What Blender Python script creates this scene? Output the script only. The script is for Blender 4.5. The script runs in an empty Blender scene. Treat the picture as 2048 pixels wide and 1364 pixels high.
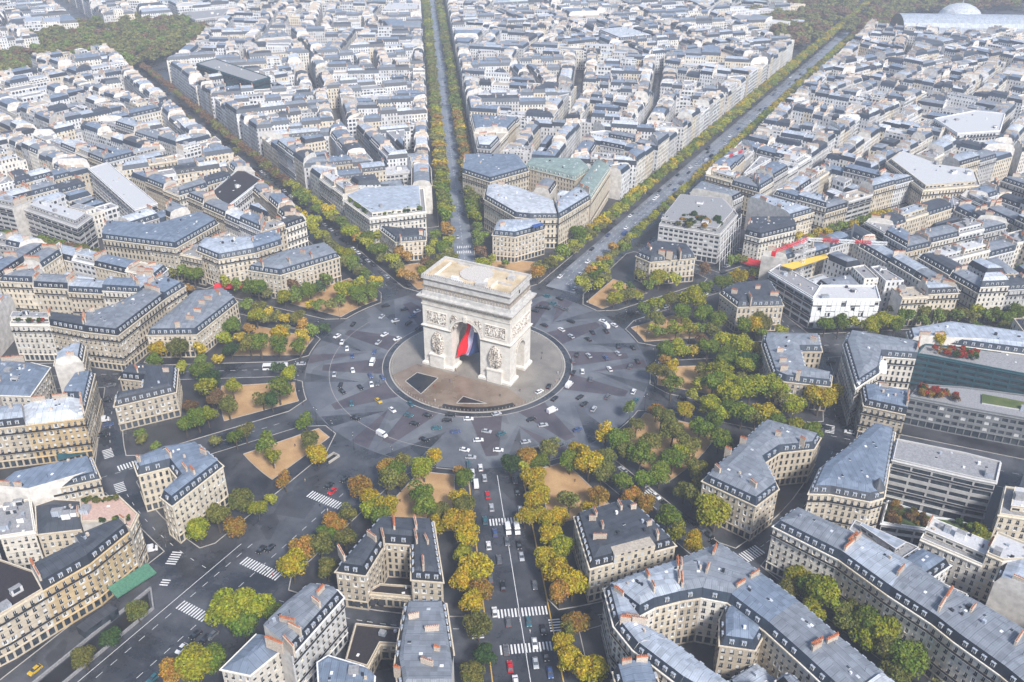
import bpy, math, random, time
import numpy as np
from mathutils import Vector, Matrix
T0=time.time()
R=math.radians
rng=random.Random(11)
C=bpy.context.scene.collection
sc=bpy.context.scene

# ------------------------------------------------------------------ camera, world, sun, exposure
CAM=(176.34,-333.46,229.84); YAW=-25.3183; PITCH=29.9535; ROLL=0.5516; FPX=1801.69
PW,PH=2048,1364
def _axes():
    y=R(YAW);t=R(PITCH);r=R(ROLL)
    fw=np.array([math.sin(y)*math.cos(t),math.cos(y)*math.cos(t),-math.sin(t)])
    rt=np.array([math.cos(y),-math.sin(y),0.0]);up=np.cross(rt,fw)
    return fw,rt*math.cos(r)+up*math.sin(r),-rt*math.sin(r)+up*math.cos(r)
FW,RT,UP=_axes(); CP=np.array(CAM)
cd=bpy.data.cameras.new('camera'); cam=bpy.data.objects.new('camera',cd); C.objects.link(cam)
cam.matrix_world=Matrix(((RT[0],UP[0],-FW[0],CAM[0]),(RT[1],UP[1],-FW[1],CAM[1]),(RT[2],UP[2],-FW[2],CAM[2]),(0,0,0,1)))
cd.sensor_fit='HORIZONTAL'; cd.sensor_width=36; cd.lens=36*FPX/PW; cd.clip_start=1; cd.clip_end=9000
sc.camera=cam
SUN_EL,SUN_AZ=44.0,128.0          # azimuth clockwise from +Y
w=bpy.data.worlds.new("World"); sc.world=w; w.use_nodes=True
nt=w.node_tree; bg=nt.nodes['Background']; sky=nt.nodes.new('ShaderNodeTexSky'); sky.sky_type='NISHITA'
sky.sun_disc=False; sky.sun_elevation=R(SUN_EL); sky.sun_rotation=R(SUN_AZ); sky.air_density=1.0; sky.dust_density=1.6
nt.links.new(sky.outputs[0],bg.inputs[0]); bg.inputs[1].default_value=0.09
sl=bpy.data.lights.new('sun','SUN'); sl.energy=2.8; sl.angle=R(10); sl.color=(1,.965,.92)
so=bpy.data.objects.new('sun',sl); C.objects.link(so)
sd=Vector((math.sin(R(SUN_AZ))*math.cos(R(SUN_EL)),math.cos(R(SUN_AZ))*math.cos(R(SUN_EL)),math.sin(R(SUN_EL))))
so.rotation_euler=sd.to_track_quat('Z','Y').to_euler()
sc.view_settings.view_transform='Standard'; sc.view_settings.look='None'; sc.view_settings.gamma=1
sc.view_settings.exposure=0.97
HAZE=0.00022
sc.render.engine='CYCLES'; sc.cycles.max_bounces=6; sc.cycles.diffuse_bounces=3; sc.cycles.glossy_bounces=2
sc.cycles.transmission_bounces=2; sc.cycles.volume_bounces=1; sc.cycles.caustics_reflective=False; sc.cycles.caustics_refractive=False

def G(x,y,z=0.0):                  # photo pixel -> world point on the plane at height z
    d=FW*FPX+RT*(x-PW/2)-UP*(y-PH/2); t=(z-CP[2])/d[2]; g=CP+d*t
    return (float(g[0]),float(g[1]))
def PX(p):
    d=np.array(p,float)-CP; z=d@FW
    return (PW/2+FPX*(d@RT)/z, PH/2-FPX*(d@UP)/z, z)
def POL(r,a): return (r*math.sin(R(a)),r*math.cos(R(a)))
def tile(x0,y0,s,pts): return [(x0+x/s,y0+y/s) for x,y in pts]

# ------------------------------------------------------------------ tags
def tag(o,label=None,cat=None,group=None,kind=None):
    if label: o['label']=label
    if cat: o['category']=cat
    if group: o['group']=group
    if kind: o['kind']=kind
    return o
def empty(name,loc,rz=0,label=None,cat=None,group=None):
    o=bpy.data.objects.new(name,None); C.objects.link(o); o.location=loc; o.rotation_euler=(0,0,rz)
    o.empty_display_size=1
    return tag(o,label,cat,group)

# ------------------------------------------------------------------ materials
M={}
class NB:
    def __init__(s,name):
        m=bpy.data.materials.new(name); m.use_nodes=True; s.m=m; s.t=m.node_tree; s.n=s.t.nodes; s.l=s.t.links
        s.b=s.n['Principled BSDF']
    def new(s,k,**kw):
        n=s.n.new(k)
        for a,v in kw.items(): setattr(n,a,v)
        return n
    def lk(s,a,b): s.l.new(a,b)
    def math(s,op,a,b=None,clamp=False):
        n=s.n.new('ShaderNodeMath'); n.operation=op; n.use_clamp=clamp
        for i,v in enumerate((a,b)):
            if v is None: continue
            if isinstance(v,(int,float)): n.inputs[i].default_value=v
            else: s.l.new(v,n.inputs[i])
        return n.outputs[0]
    def mix(s,f,a,b,mode='MIX'):
        n=s.n.new('ShaderNodeMix'); n.data_type='RGBA'; n.blend_type=mode
        for i,v in ((0,f),(6,a),(7,b)):
            if isinstance(v,(int,float)): n.inputs[i].default_value=v
            elif isinstance(v,tuple): n.inputs[i].default_value=(*v,1)
            else: s.l.new(v,n.inputs[i])
        return n.outputs[2]
    def noise(s,scale,detail=3,rough=.55,vec=None):
        n=s.n.new('ShaderNodeTexNoise'); n.inputs['Scale'].default_value=scale; n.inputs['Detail'].default_value=detail; n.inputs['Roughness'].default_value=rough
        if vec is None: vec=s.geo()
        s.l.new(vec,n.inputs['Vector']); return n.outputs['Fac']
    def geo(s):
        if not hasattr(s,'_g'): s._g=s.n.new('ShaderNodeNewGeometry')
        return s._g.outputs['Position']
    def rnd(s): 
        n=s.n.new('ShaderNodeObjectInfo'); return n.outputs['Random']
    def uv(s):
        n=s.n.new('ShaderNodeUVMap'); n.uv_map='UVMap'; x=s.n.new('ShaderNodeSeparateXYZ'); s.l.new(n.outputs[0],x.inputs[0]); return x.outputs[0],x.outputs[1]
    def range(s,v,a,b,c,d):
        n=s.n.new('ShaderNodeMapRange'); s.l.new(v,n.inputs[0])
        for i,k in enumerate((a,b,c,d)): n.inputs[i+1].default_value=k
        return n.outputs[0]
    def hsv(s,c,v,sat=1.0):
        n=s.n.new('ShaderNodeHueSaturation'); n.inputs['Saturation'].default_value=sat
        if isinstance(c,tuple): n.inputs['Color'].default_value=(*c,1)
        else: s.l.new(c,n.inputs['Color'])
        if isinstance(v,(int,float)): n.inputs['Value'].default_value=v
        else: s.l.new(v,n.inputs['Value'])
        return n.outputs[0]
    def done(s,col,rough=.8,metal=0.0,spec=.5):
        if isinstance(col,tuple): s.b.inputs['Base Color'].default_value=(*col,1)
        else: s.l.new(col,s.b.inputs['Base Color'])
        if isinstance(rough,(int,float)): s.b.inputs['Roughness'].default_value=rough
        else: s.l.new(rough,s.b.inputs['Roughness'])
        s.b.inputs['Metallic'].default_value=metal; s.b.inputs['Specular IOR Level'].default_value=spec
        return s.m
def simple(name,col,rough=.7,metal=0,var=.18,scale=1.5,rv=0.0,spec=.5):
    b=NB(name); v=b.range(b.noise(scale),.3,.7,1-var,1+var)
    if rv: v=b.math('MULTIPLY',v,b.range(b.rnd(),0,1,1-rv,1+rv))
    M[name]=b.done(b.hsv(col,v),rough,metal,spec); return M[name]
def wall(name,col,windows=False,pitch=2.5,fl=3.05,ww=.42,wh=.6):
    b=NB(name); u,v=b.uv()
    n1=b.range(b.noise(.22,5,.65),.3,.7,.74,1.14); n2=b.range(b.noise(4,2),.3,.7,.93,1.06)
    k=b.math('MULTIPLY',n1,n2); k=b.math('MULTIPLY',k,b.range(b.rnd(),0,1,.8,1.12))
    base=b.hsv(col,k)
    jo=b.math('LESS_THAN',b.math('FRACT',b.math('DIVIDE',v,fl)),.07)
    base=b.mix(b.math('MULTIPLY',jo,.45),base,(col[0]*.45,col[1]*.45,col[2]*.45))
    if windows:
        fx=b.math('FRACT',b.math('DIVIDE',u,pitch)); fy=b.math('FRACT',b.math('DIVIDE',v,fl))
        a=b.math('LESS_THAN',b.math('ABSOLUTE',b.math('SUBTRACT',fx,.5)),ww/2)
        c=b.math('LESS_THAN',b.math('ABSOLUTE',b.math('SUBTRACT',fy,.5)),wh/2)
        f=b.math('MULTIPLY',a,c)
        w=b.n.new('ShaderNodeTexWhiteNoise'); w.noise_dimensions='3D'; cx=b.n.new('ShaderNodeCombineXYZ')
        b.lk(b.math('FLOOR',b.math('DIVIDE',u,pitch)),cx.inputs[0]); b.lk(b.math('FLOOR',b.math('DIVIDE',v,fl)),cx.inputs[1]); b.lk(b.rnd(),cx.inputs[2])
        b.lk(cx.outputs[0],w.inputs[0])
        gc=b.mix(b.math('GREATER_THAN',w.outputs['Value'],.82),(.03,.04,.055),(.45,.47,.5))
        base=b.mix(f,base,gc)
    M[name]=b.done(base,.85); return M[name]
def zinc(name,col,seam=.62,rough=.5):
    b=NB(name); u,v=b.uv()
    k=b.math('MULTIPLY',b.range(b.noise(.25,4),.3,.7,.8,1.18),b.range(b.rnd(),0,1,.86,1.12))
    k=b.math('MULTIPLY',k,b.range(b.noise(2.5,3),.3,.7,.93,1.06))
    base=b.hsv(col,k)
    s=b.math('LESS_THAN',b.math('FRACT',b.math('DIVIDE',u,seam)),.13)
    # sheets of differing weathering
    w=b.n.new('ShaderNodeTexWhiteNoise'); w.noise_dimensions='2D'; cx=b.n.new('ShaderNodeCombineXYZ')
    b.lk(b.math('FLOOR',b.math('DIVIDE',u,seam*3)),cx.inputs[0]); b.lk(b.math('FLOOR',b.math('DIVIDE',v,2.0)),cx.inputs[1]); b.lk(cx.outputs[0],w.inputs[0])
    base=b.mix(.38,base,b.hsv(col,b.range(w.outputs['Value'],0,1,.55,1.5)))
    base=b.mix(b.math('MULTIPLY',s,.5),base,(col[0]*.45,col[1]*.45,col[2]*.5))
    s2=b.math('LESS_THAN',b.math('FRACT',b.math('DIVIDE',u,2.48)),.075); base=b.mix(b.math('MULTIPLY',s2,.6),base,(col[0]*.3,col[1]*.3,col[2]*.32))
    st=b.range(b.noise(.9,5,.75),.55,.72,0,.45); base=b.mix(st,base,(col[0]*.5,col[1]*.48,col[2]*.46))
    M[name]=b.done(base,rough,0); return M[name]
WALLC={'steel':(.20,.21,.22),'teal':(.018,.07,.09),'dark':(.05,.053,.06),'cream':(.60,.53,.42),'beige':(.52,.45,.35),'white':(.64,.64,.64),'yellow':(.56,.42,.24),'grey':(.5,.49,.48),'pale':(.66,.62,.55)}
for k,c in WALLC.items():
    wall('wall_'+k,c); wall('win_'+k,c,True)
    simple('trim_'+k,tuple(min(.85,x*1.12) for x in c),.8)
wall('win_office',(.62,.62,.62),True,3.0,3.2,.7,.6)
ZC={'zinc':(.20,.222,.255),'zincpale':(.35,.39,.45),'zincdark':(.055,.063,.078),'copper':(.22,.285,.262),'zincblue':(.165,.205,.27),'zincwhite':(.50,.53,.57)}
for k,c in ZC.items(): zinc(k,c)
zinc('slate',(.014,.019,.03),.45,.5); zinc('slateblue',(.026,.040,.062),.45,.5)
simple('flatdark',(.025,.02,.023),.7,var=.3); simple('flatgrey',(.26,.26,.27),.8,var=.25); simple('flatbeige',(.40,.35,.29),.85,var=.25); simple('flatpink',(.50,.34,.28),.8)
simple('flatwhite',(.50,.50,.51),.6,var=.12)
simple('party',(.56,.53,.49),.9,var=.22,scale=.4,rv=.18); simple('terracotta',(.42,.15,.07),.8,var=.3)
simple('chimney',(.46,.39,.32),.9,var=.3,scale=3,rv=.15); simple('rail',(.025,.03,.04),.5)
simple('white_paint',(.75,.75,.74),.5,var=.08); simple('blind',(.55,.56,.56),.6,var=.15)
b=NB('glass'); M['glass']=b.done(b.mix(b.range(b.noise(.4,2),.35,.65,0,1),(.018,.025,.035),(.06,.075,.09)),.12,0,.8)
b=NB('teal_glass'); M['teal_glass']=b.done(b.mix(b.range(b.noise(.15,2),.35,.65,0,1),(.012,.05,.065),(.03,.10,.12)),.12,.1,.8)
simple('red_cloth',(.55,.02,.03),.8); simple('green_cloth',(.06,.17,.11),.8,var=.3); simple('blue_cloth',(.03,.09,.3),.8); simple('black_cloth',(.02,.02,.025),.8)
simple('yellow_sheet',(.75,.5,.08),.6); simple('white_sheet',(.74,.75,.76),.6,var=.1)
simple('soil_green',(.06,.09,.025),.95,var=.5)
def ground(name,col,col2,scale,rough=.5,fine=3,rr=(.3,.6)):
    b=NB(name); f=b.range(b.noise(scale,6,.62),.38,.62,0,1); f2=b.noise(fine,4,.7)
    base=b.mix(f,col,col2); base=b.hsv(base,b.range(f2,.3,.7,.82,1.2))
    if name in ('asphalt','sett_paving_sheen','cobble_grey','cobble_light','cobble_red'):
        vo=b.new('ShaderNodeTexVoronoi'); vo.inputs['Scale'].default_value=.085; vo.inputs['Randomness'].default_value=1; b.lk(b.geo(),vo.inputs['Vector'])
        sx=b.new('ShaderNodeSeparateColor'); b.lk(vo.outputs['Color'],sx.inputs[0]); pt=b.math('GREATER_THAN',sx.outputs[0],.74)
        base=b.mix(b.math('MULTIPLY',pt,.35),base,tuple(x*.55 for x in col)); st=b.range(b.noise(.55,6,.8),.58,.7,0,.5); base=b.mix(st,base,tuple(x*.4 for x in col))
        st=b.range(b.noise(.18,5,.7),.6,.72,0,.35); base=b.mix(st,base,tuple(min(1,x*1.5) for x in col2))
    M[name]=b.done(base,b.range(f,0,1,*rr)); return M[name]
ground('asphalt',(.024,.027,.034),(.085,.09,.103),.045,rr=(.16,.5))
ground('asphalt_dark',(.008,.009,.011),(.024,.025,.029),.1,rr=(.25,.5))
ground('cobble_grey',(.080,.088,.106),(.135,.143,.162),.06,rr=(.35,.6))
ground('cobble_light',(.098,.107,.125),(.16,.168,.185),.06,rr=(.35,.6))
ground('cobble_red',(.062,.054,.068),(.094,.083,.098),.08,rr=(.35,.6))
ground('sett_paving_sheen',(.13,.142,.17),(.23,.245,.275),.05,rr=(.2,.45))  # light grey setts, raised further for the sky reflected in the wet road
ground('pavement',(.022,.023,.028),(.062,.063,.07),.07,rr=(.3,.6))
ground('island_stone',(.14,.098,.068),(.25,.195,.15),.05,rr=(.2,.5))
ground('island_pale',(.165,.148,.13),(.26,.235,.205),.06,rr=(.3,.5))
ground('sand',(.34,.20,.09),(.46,.29,.14),.09,rr=(.8,.9))
ground('kerb_stone',(.33,.31,.28),(.45,.42,.38),.2,rr=(.6,.8))
ground('paint',(.62,.62,.62),(.74,.74,.73),.4,rr=(.5,.6))
ground('yellow_kerb',(.45,.27,.06),(.55,.36,.1),.3,rr=(.6,.8))
ground('grass',(.06,.09,.02),(.11,.13,.035),.1,rr=(.8,.9))
def leaf(name):
    b=NB(name); g=b.n.new('ShaderNodeNewGeometry'); oi=b.n.new('ShaderNodeObjectInfo')
    c=b.n.new('ShaderNodeHueSaturation'); b.lk(oi.outputs['Color'],c.inputs['Color'])
    ri=g.outputs['Random Per Island']
    tc=b.n.new('ShaderNodeTexCoord'); nz=b.noise(2.2,2,.5,tc.outputs['Object']); w_=b.n.new('ShaderNodeTexWhiteNoise'); w_.noise_dimensions='1D'; b.lk(ri,w_.inputs['W'])
    b.lk(b.math('ADD',b.range(nz,.3,.7,.474,.53),b.range(w_.outputs['Value'],0,1,-.012,.022)),c.inputs['Hue']); b.lk(b.math('MULTIPLY',b.range(ri,0,1,.5,1.5),b.range(nz,.3,.7,1.2,.8)),c.inputs['Value'])
    b.b.inputs['Subsurface Weight'].default_value=0
    m=b.done(c.outputs[0],.75,0,.25)
    tr=b.n.new('ShaderNodeBsdfTranslucent'); b.lk(c.outputs[0],tr.inputs[0]); mx=b.n.new('ShaderNodeMixShader'); mx.inputs[0].default_value=.3
    b.lk(b.b.outputs[0],mx.inputs[1]); b.lk(tr.outputs[0],mx.inputs[2]); b.lk(mx.outputs[0],b.n['Material Output'].inputs[0])
    M[name]=m
leaf('leaf'); simple('bark',(.07,.055,.04),.9)
LEAFC={'g':(.12,.165,.018),'d':(.04,.075,.02),'y':(.37,.275,.014),'o':(.30,.17,.03),'l':(.25,.255,.016),'b':(.15,.085,.04),'r':(.34,.04,.02),'m':(.145,.145,.03)}
LEAFN={'g':'green','d':'dark green','y':'golden yellow','o':'orange','l':'lime yellow','b':'reddish brown','r':'red','m':'olive'}

# ------------------------------------------------------------------ mesh builder
class MB:
    def __init__(s): s.v=[];s.f=[];s.m=[];s.names=[];s.ix={}
    def mi(s,name):
        if name not in s.ix: s.ix[name]=len(s.names); s.names.append(name)
        return s.ix[name]
    def face(s,pts,mat):
        k=len(s.v); s.v.extend(pts); s.f.append(tuple(range(k,k+len(pts)))); s.m.append(s.mi(mat))
    def box(s,o,X,Y,Z,mat,top=None,bottom=True):   # o corner, X,Y,Z vectors
        o=Vector(o);X=Vector(X);Y=Vector(Y);Z=Vector(Z)
        p=[o,o+X,o+X+Y,o+Y,o+Z,o+X+Z,o+X+Y+Z,o+Y+Z]; k=len(s.v); s.v.extend([tuple(q) for q in p])
        a=s.mi(mat); t=s.mi(top) if top else a
        for f,m in (((0,1,5,4),a),((1,2,6,5),a),((2,3,7,6),a),((3,0,4,7),a),((4,5,6,7),t)):
            s.f.append(tuple(k+i for i in f)); s.m.append(m)
        if bottom: s.f.append((k+3,k+2,k+1,k)); s.m.append(a)
    def cbox(s,c,sx,sy,z0,z1,mat,rz=0,top=None):
        ca,sa=math.cos(rz),math.sin(rz)
        X=(ca*sx,sa*sx,0);Y=(-sa*sy,ca*sy,0)
        s.box((c[0]-X[0]/2-Y[0]/2,c[1]-X[1]/2-Y[1]/2,z0),X,Y,(0,0,z1-z0),mat,top)
    def prism(s,poly,z0,z1,mat,top=None,sides=True):
        n=len(poly)
        if sides:
            for i in range(n):
                a,b=poly[i],poly[(i+1)%n]
                s.face([(a[0],a[1],z0),(b[0],b[1],z0),(b[0],b[1],z1),(a[0],a[1],z1)],mat)
        s.face([(p[0],p[1],z1) for p in poly],top or mat)
    def tube(s,pts,r,mat,n=6,r2=None,cap=True):
        pts=[Vector(p) for p in pts]; k=len(s.v); m=s.mi(mat); N=len(pts)
        for i,p in enumerate(pts):
            d=(pts[min(i+1,N-1)]-pts[max(i-1,0)]).normalized()
            x=d.orthogonal().normalized() if i==0 else (x-d*x.dot(d)).normalized()
            y=d.cross(x); rr=r if r2 is None else r+(r2-r)*i/(N-1)
            for j in range(n):
                a=2*math.pi*j/n; s.v.append(tuple(p+x*math.cos(a)*rr+y*math.sin(a)*rr))
        for i in range(N-1):
            for j in range(n):
                s.f.append((k+i*n+j,k+i*n+(j+1)%n,k+(i+1)*n+(j+1)%n,k+(i+1)*n+j)); s.m.append(m)
        if cap:
            s.f.append(tuple(k+j for j in reversed(range(n)))); s.m.append(m)
            s.f.append(tuple(k+(N-1)*n+j for j in range(n))); s.m.append(m)
    def ell(s,c,rx,ry,rz,mat,n=8,m=5,zmin=-1):
        k=len(s.v); mm=s.mi(mat)
        for i in range(m+1):
            t=math.pi*i/m
            for j in range(n):
                a=2*math.pi*j/n; s.v.append((c[0]+rx*math.sin(t)*math.cos(a),c[1]+ry*math.sin(t)*math.sin(a),c[2]+rz*max(zmin,math.cos(t))))
        for i in range(m):
            for j in range(n):
                s.f.append((k+i*n+j,k+(i+1)*n+j,k+(i+1)*n+(j+1)%n,k+i*n+(j+1)%n)); s.m.append(mm)
    def mesh(s,name,off=(0,0,0),smooth=False,uv=True):
        me=bpy.data.meshes.new(name)
        V=np.array(s.v,float).reshape(-1,3)-np.array(off,float)
        me.from_pydata(V.tolist(),[],s.f)
        for n in s.names: me.materials.append(M[n])
        me.polygons.foreach_set('material_index',np.array(s.m,dtype=np.int32))
        if smooth: me.polygons.foreach_set('use_smooth',np.ones(len(s.f),dtype=bool))
        me.update()
        if uv:
            nl=len(me.loops); np_=len(me.polygons)
            lv=np.empty(nl,np.int32); me.loops.foreach_get('vertex_index',lv)
            ls=np.empty(np_,np.int32); me.polygons.foreach_get('loop_start',ls)
            lt=np.empty(np_,np.int32); me.polygons.foreach_get('loop_total',lt)
            N=np.empty(np_*3,np.float32); me.polygons.foreach_get('normal',N); N=N.reshape(-1,3)
            W=np.array(s.v,float).reshape(-1,3)
            e=W[lv[ls+1]]-W[lv[ls]]; e/=np.maximum(np.linalg.norm(e,axis=1,keepdims=True),1e-9)
            vv=np.cross(N,e); pi=np.repeat(np.arange(np_),lt); P=W[lv]
            uvs=np.stack([(P*e[pi]).sum(1),(P*vv[pi]).sum(1)],1).astype(np.float32)
            l=me.uv_layers.new(name='UVMap'); l.data.foreach_set('uv',uvs.ravel())
        return me
    def obj(s,name,parent=None,off=None,**kw):
        if not s.f: return None
        sm=kw.pop('smooth',False)
        if off is None: off=tuple(parent.location) if parent else (0,0,0)
        o=bpy.data.objects.new(name,s.mesh(name,off,sm)); C.objects.link(o)
        if parent: o.parent=parent
        else: o.location=off
        return tag(o,**kw)
def structure(name,mb): return mb.obj(name,kind='structure')

# ------------------------------------------------------------------ polygon helpers
def area(p): return .5*sum(p[i][0]*p[(i+1)%len(p)][1]-p[(i+1)%len(p)][0]*p[i][1] for i in range(len(p)))
def ccw(p): return list(p) if area(p)>0 else list(p)[::-1]
def cen(p): return (sum(q[0] for q in p)/len(p),sum(q[1] for q in p)/len(p))
def perim(p): return sum(math.dist(p[i],p[(i+1)%len(p)]) for i in range(len(p)))
def inside(pt,p):
    x,y=pt;c=False
    for i in range(len(p)):
        (x1,y1),(x2,y2)=p[i],p[i-1]
        if (y1>y)!=(y2>y) and x<(x2-x1)*(y-y1)/(y2-y1)+x1: c=not c
    return c
def clip(p,a,n):                   # keep the side where (q-a).n>=0
    out=[];N=len(p)
    for i in range(N):
        q,r=p[i],p[(i+1)%N]
        dq=(q[0]-a[0])*n[0]+(q[1]-a[1])*n[1]; dr=(r[0]-a[0])*n[0]+(r[1]-a[1])*n[1]
        if dq>=0: out.append(q)
        if (dq>=0)!=(dr>=0):
            t=dq/(dq-dr); out.append((q[0]+(r[0]-q[0])*t,q[1]+(r[1]-q[1])*t))
    res=[]
    for q in out:
        if not res or math.dist(q,res[-1])>.5: res.append(q)
    if len(res)>1 and math.dist(res[0],res[-1])<.5: res.pop()
    return res
def offset(p,d):                   # inward offset of a CCW polygon, one distance per edge
    n=len(p)
    if isinstance(d,(int,float)): d=[d]*n
    L=[]
    for i in range(n):
        a,b=p[i],p[(i+1)%n]; l=max(math.dist(a,b),1e-6); t=((b[0]-a[0])/l,(b[1]-a[1])/l); L.append((a,t,(-t[1],t[0])))
    out=[]
    for i in range(n):
        a,t,nn=L[i-1]; b,u,mm=L[i]
        A=(a[0]+nn[0]*d[i-1],a[1]+nn[1]*d[i-1]); B=(b[0]+mm[0]*d[i],b[1]+mm[1]*d[i])
        cr=t[0]*u[1]-t[1]*u[0]
        if abs(cr)<.12:
            dd=(d[i-1]+d[i])/2; out.append((p[i][0]+(nn[0]+mm[0])/2*dd,p[i][1]+(nn[1]+mm[1])/2*dd)); continue
        s=((B[0]-A[0])*u[1]-(B[1]-A[1])*u[0])/cr
        q=(A[0]+t[0]*s,A[1]+t[1]*s); lim=4*max(abs(d[i-1]),abs(d[i]),.01); dq=math.dist(q,p[i])
        if dq>lim: q=(p[i][0]+(q[0]-p[i][0])*lim/dq,p[i][1]+(q[1]-p[i][1])*lim/dq)
        out.append(q)
    return out
def ngon(c,r,n,a0=0): return [(c[0]+r*math.cos(a0+2*math.pi*i/n),c[1]+r*math.sin(a0+2*math.pi*i/n)) for i in range(n)]
def ribbon(mb,pts,wd,z,mat,z0=None):   # flat strip along a polyline
    for i in range(len(pts)-1):
        a,b=pts[i],pts[i+1]; l=max(math.dist(a,b),1e-6); n=(-(b[1]-a[1])/l*wd/2,(b[0]-a[0])/l*wd/2)
        if z0 is None: mb.face([(a[0]-n[0],a[1]-n[1],z),(b[0]-n[0],b[1]-n[1],z),(b[0]+n[0],b[1]+n[1],z),(a[0]+n[0],a[1]+n[1],z)],mat)
        else: mb.box((a[0]-n[0],a[1]-n[1],z0),(b[0]-a[0],b[1]-a[1],0),(2*n[0],2*n[1],0),(0,0,z-z0),mat)

# ------------------------------------------------------------------ the star: avenues
# name: (bearing clockwise from +Y, facade half-width, kerb half-width)
AV=[('champs',3.1,24.5,13),('marceau',31.5,15,6),('iena',58,15,6),('kleber',85,15,6),('hugo',120.3,13.5,5.5),('foch',147.8,22.5,10),
    ('armee',183.5,34,17),('carnot',213,14,6),('macmahon',240.3,15,6),('wagram',268,12.5,6),('hoche',301.5,17,6),('friedland',328.8,17.5,5.5)]
def adir(a): return (math.sin(R(a)),math.cos(R(a)))
def along(a,r,off=0):              # off > 0 : clockwise side
    d=adir(a); return (d[0]*r+d[1]*off,d[1]*r-d[0]*off)
R0,R1,R2=84.0,162.5,175.0

# ================================================================== GROUND
g=MB(); g.face([(-2600,-700,0),(1600,-700,0),(1600,2600,0),(-2600,2600,0)],'asphalt'); structure('road',g)
g=MB()  # pale strips down two avenues: setts, with wet reflection put into the colour
for nm_,hw_,r0,r1 in (('champs',9.2,92,1400),('friedland',6,84,1500)):
    a_=[v for v in AV if v[0]==nm_][0][1]
    for k in range(20):
        q0,q1=r0+(r1-r0)*k/20,r0+(r1-r0)*(k+1)/20
        g.face([(*along(a_,q0,-hw_),.005),(*along(a_,q0,hw_),.005),(*along(a_,q1,hw_),.005),(*along(a_,q1,-hw_),.005)][::-1],'sett_paving_sheen')
structure('avenue_paving_sheen',g)
# the round place: star of paving
g=MB(); N=96
for i in range(N):
    a,b=2*math.pi*i/N,2*math.pi*(i+1)/N
    g.face([(46*math.cos(a),46*math.sin(a),.008),(83*math.cos(a),83*math.sin(a),.008),(83*math.cos(b),83*math.sin(b),.008),(46*math.cos(b),46*math.sin(b),.008)],'cobble_grey')
for i in range(12):
    a=AV[i][1]; b=AV[(i+1)%12][1]; b+=360 if b<a else 0; m=(a+b)/2; z_=AV[i-1][1]; z_-=360 if z_>a else 0; p_=(a+z_)/2
    g.face([(*POL(46.4,m),.012),(*POL(46.4,(m+p_)/2),.012),(*POL(46.4,p_),.012),(*POL(55,p_),.012),(*POL(82,a),.012),(*POL(55,m),.012)],'cobble_light')
    g.face([(*POL(46.5,a-9),.018),(*POL(46.5,a),.018),(*POL(46.5,a+9),.018),(*POL(75,a+2),.018),(*POL(75,a-2),.018)][::-1],'cobble_red')
    g.face([(*POL(56,m),.014),(*POL(82.5,a+3),.014),(*POL(82.9,m-5),.014)],'cobble_grey' if i%2 else 'cobble_red')
    g.face([(*POL(58,m),.014),(*POL(82.9,m+5),.014),(*POL(82.5,b-3),.014)],'asphalt')
structure('roundabout_paving',g)
g=MB()
for r,wd,n in ((46.2,.35,120),(71.5,.18,120)):
    pts=[POL(r,360*i/n) for i in range(n+1)]; 
    if r>60: pts=pts[56:94]
    ribbon(g,pts,wd,.03,'kerb_stone')
for r,wd in ((42.8,.5),): ribbon(g,[POL(r,3*i) for i in range(121)],wd,.17,'kerb_stone',0)
structure('kerb_ring',g)
g=MB(); g.prism(ngon((0,0),42.5,96),0,.14,'island_pale')
structure('island',g)
g=MB()
pp=[POL(42.2,a) for a in range(120,232,4)]
g.face([(x,y,.146) for x,y in pp+[(-26,-14),(24,-14)]][::-1],'island_stone')
# dark inlays on the island
for q in (tile(780,480,3.79,[(115,1070),(205,1005),(365,1045),(235,1168)]),tile(780,480,3.79,[(505,1238),(555,1185),(735,1240)])):
    w_=[G(x,y,.15) for x,y in q]; g.face([(x,y,.152) for x,y in ccw(w_)],'asphalt_dark')
    ribbon(g,w_+[w_[0]],.35,.3,'kerb_stone',.15)
pts=[POL(41.9,a) for a in range(128,178,2)]; inn=[POL(38.6,a) for a in range(128,178,2)]
for i in range(len(pts)-1): g.face([(*inn[i],.155),(*inn[i+1],.155),(*pts[i+1],.155),(*pts[i],.155)],'asphalt_dark')
structure('island_paving',g)

def sector(i):
    a,b=AV[i],AV[(i+1)%12]; A=a[1]; B=b[1]+(360 if b[1]<a[1] else 0); return a,b,A,B
# pavements with gardens between the avenues, out to the inner edge of the ring street
pv=MB(); kb=MB(); sd_=MB(); ybb=MB()
for i in range(12):
    a,b,A,B=sector(i)
    def ring(r,m0,m1,n):
        t0=A+math.degrees(math.asin(m0/r)); t1=B-math.degrees(math.asin(m1/r))
        return [POL(r,t0+(t1-t0)*j/n) for j in range(n+1)]
    ka,kc=a[3]+1,b[3]+1
    inner=ring(R0,ka+5,kc+5,8); mid=[along(a[1],R0+9,ka)],[along(b[1],R0+9,-kc)]
    outer=ring(R1,ka+3,kc+3,8)
    poly=inner+mid[1]+[along(b[1],R1-6,-kc)]+outer[::-1]+[along(a[1],R1-6,ka)]+mid[0]
    poly=ccw(poly); pv.prism(poly,0,.12,'pavement')
    ribbon(kb,poly+[poly[0]],.35,.15,'kerb_stone',0)
    m=(A+B)/2
    sp=ring(87.5,ka+5.5,kc+5.5,6)+ring(121,ka+7,kc+7,6)[::-1]
    if len(sp)>3:
        sp=ccw(sp); sd_.prism(sp,.1,.15,'sand'); ribbon(kb,sp+[sp[0]],.25,.3,'kerb_stone',.1)
structure('pavement',pv); structure('kerb',kb); structure('sand_plot',sd_)
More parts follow.
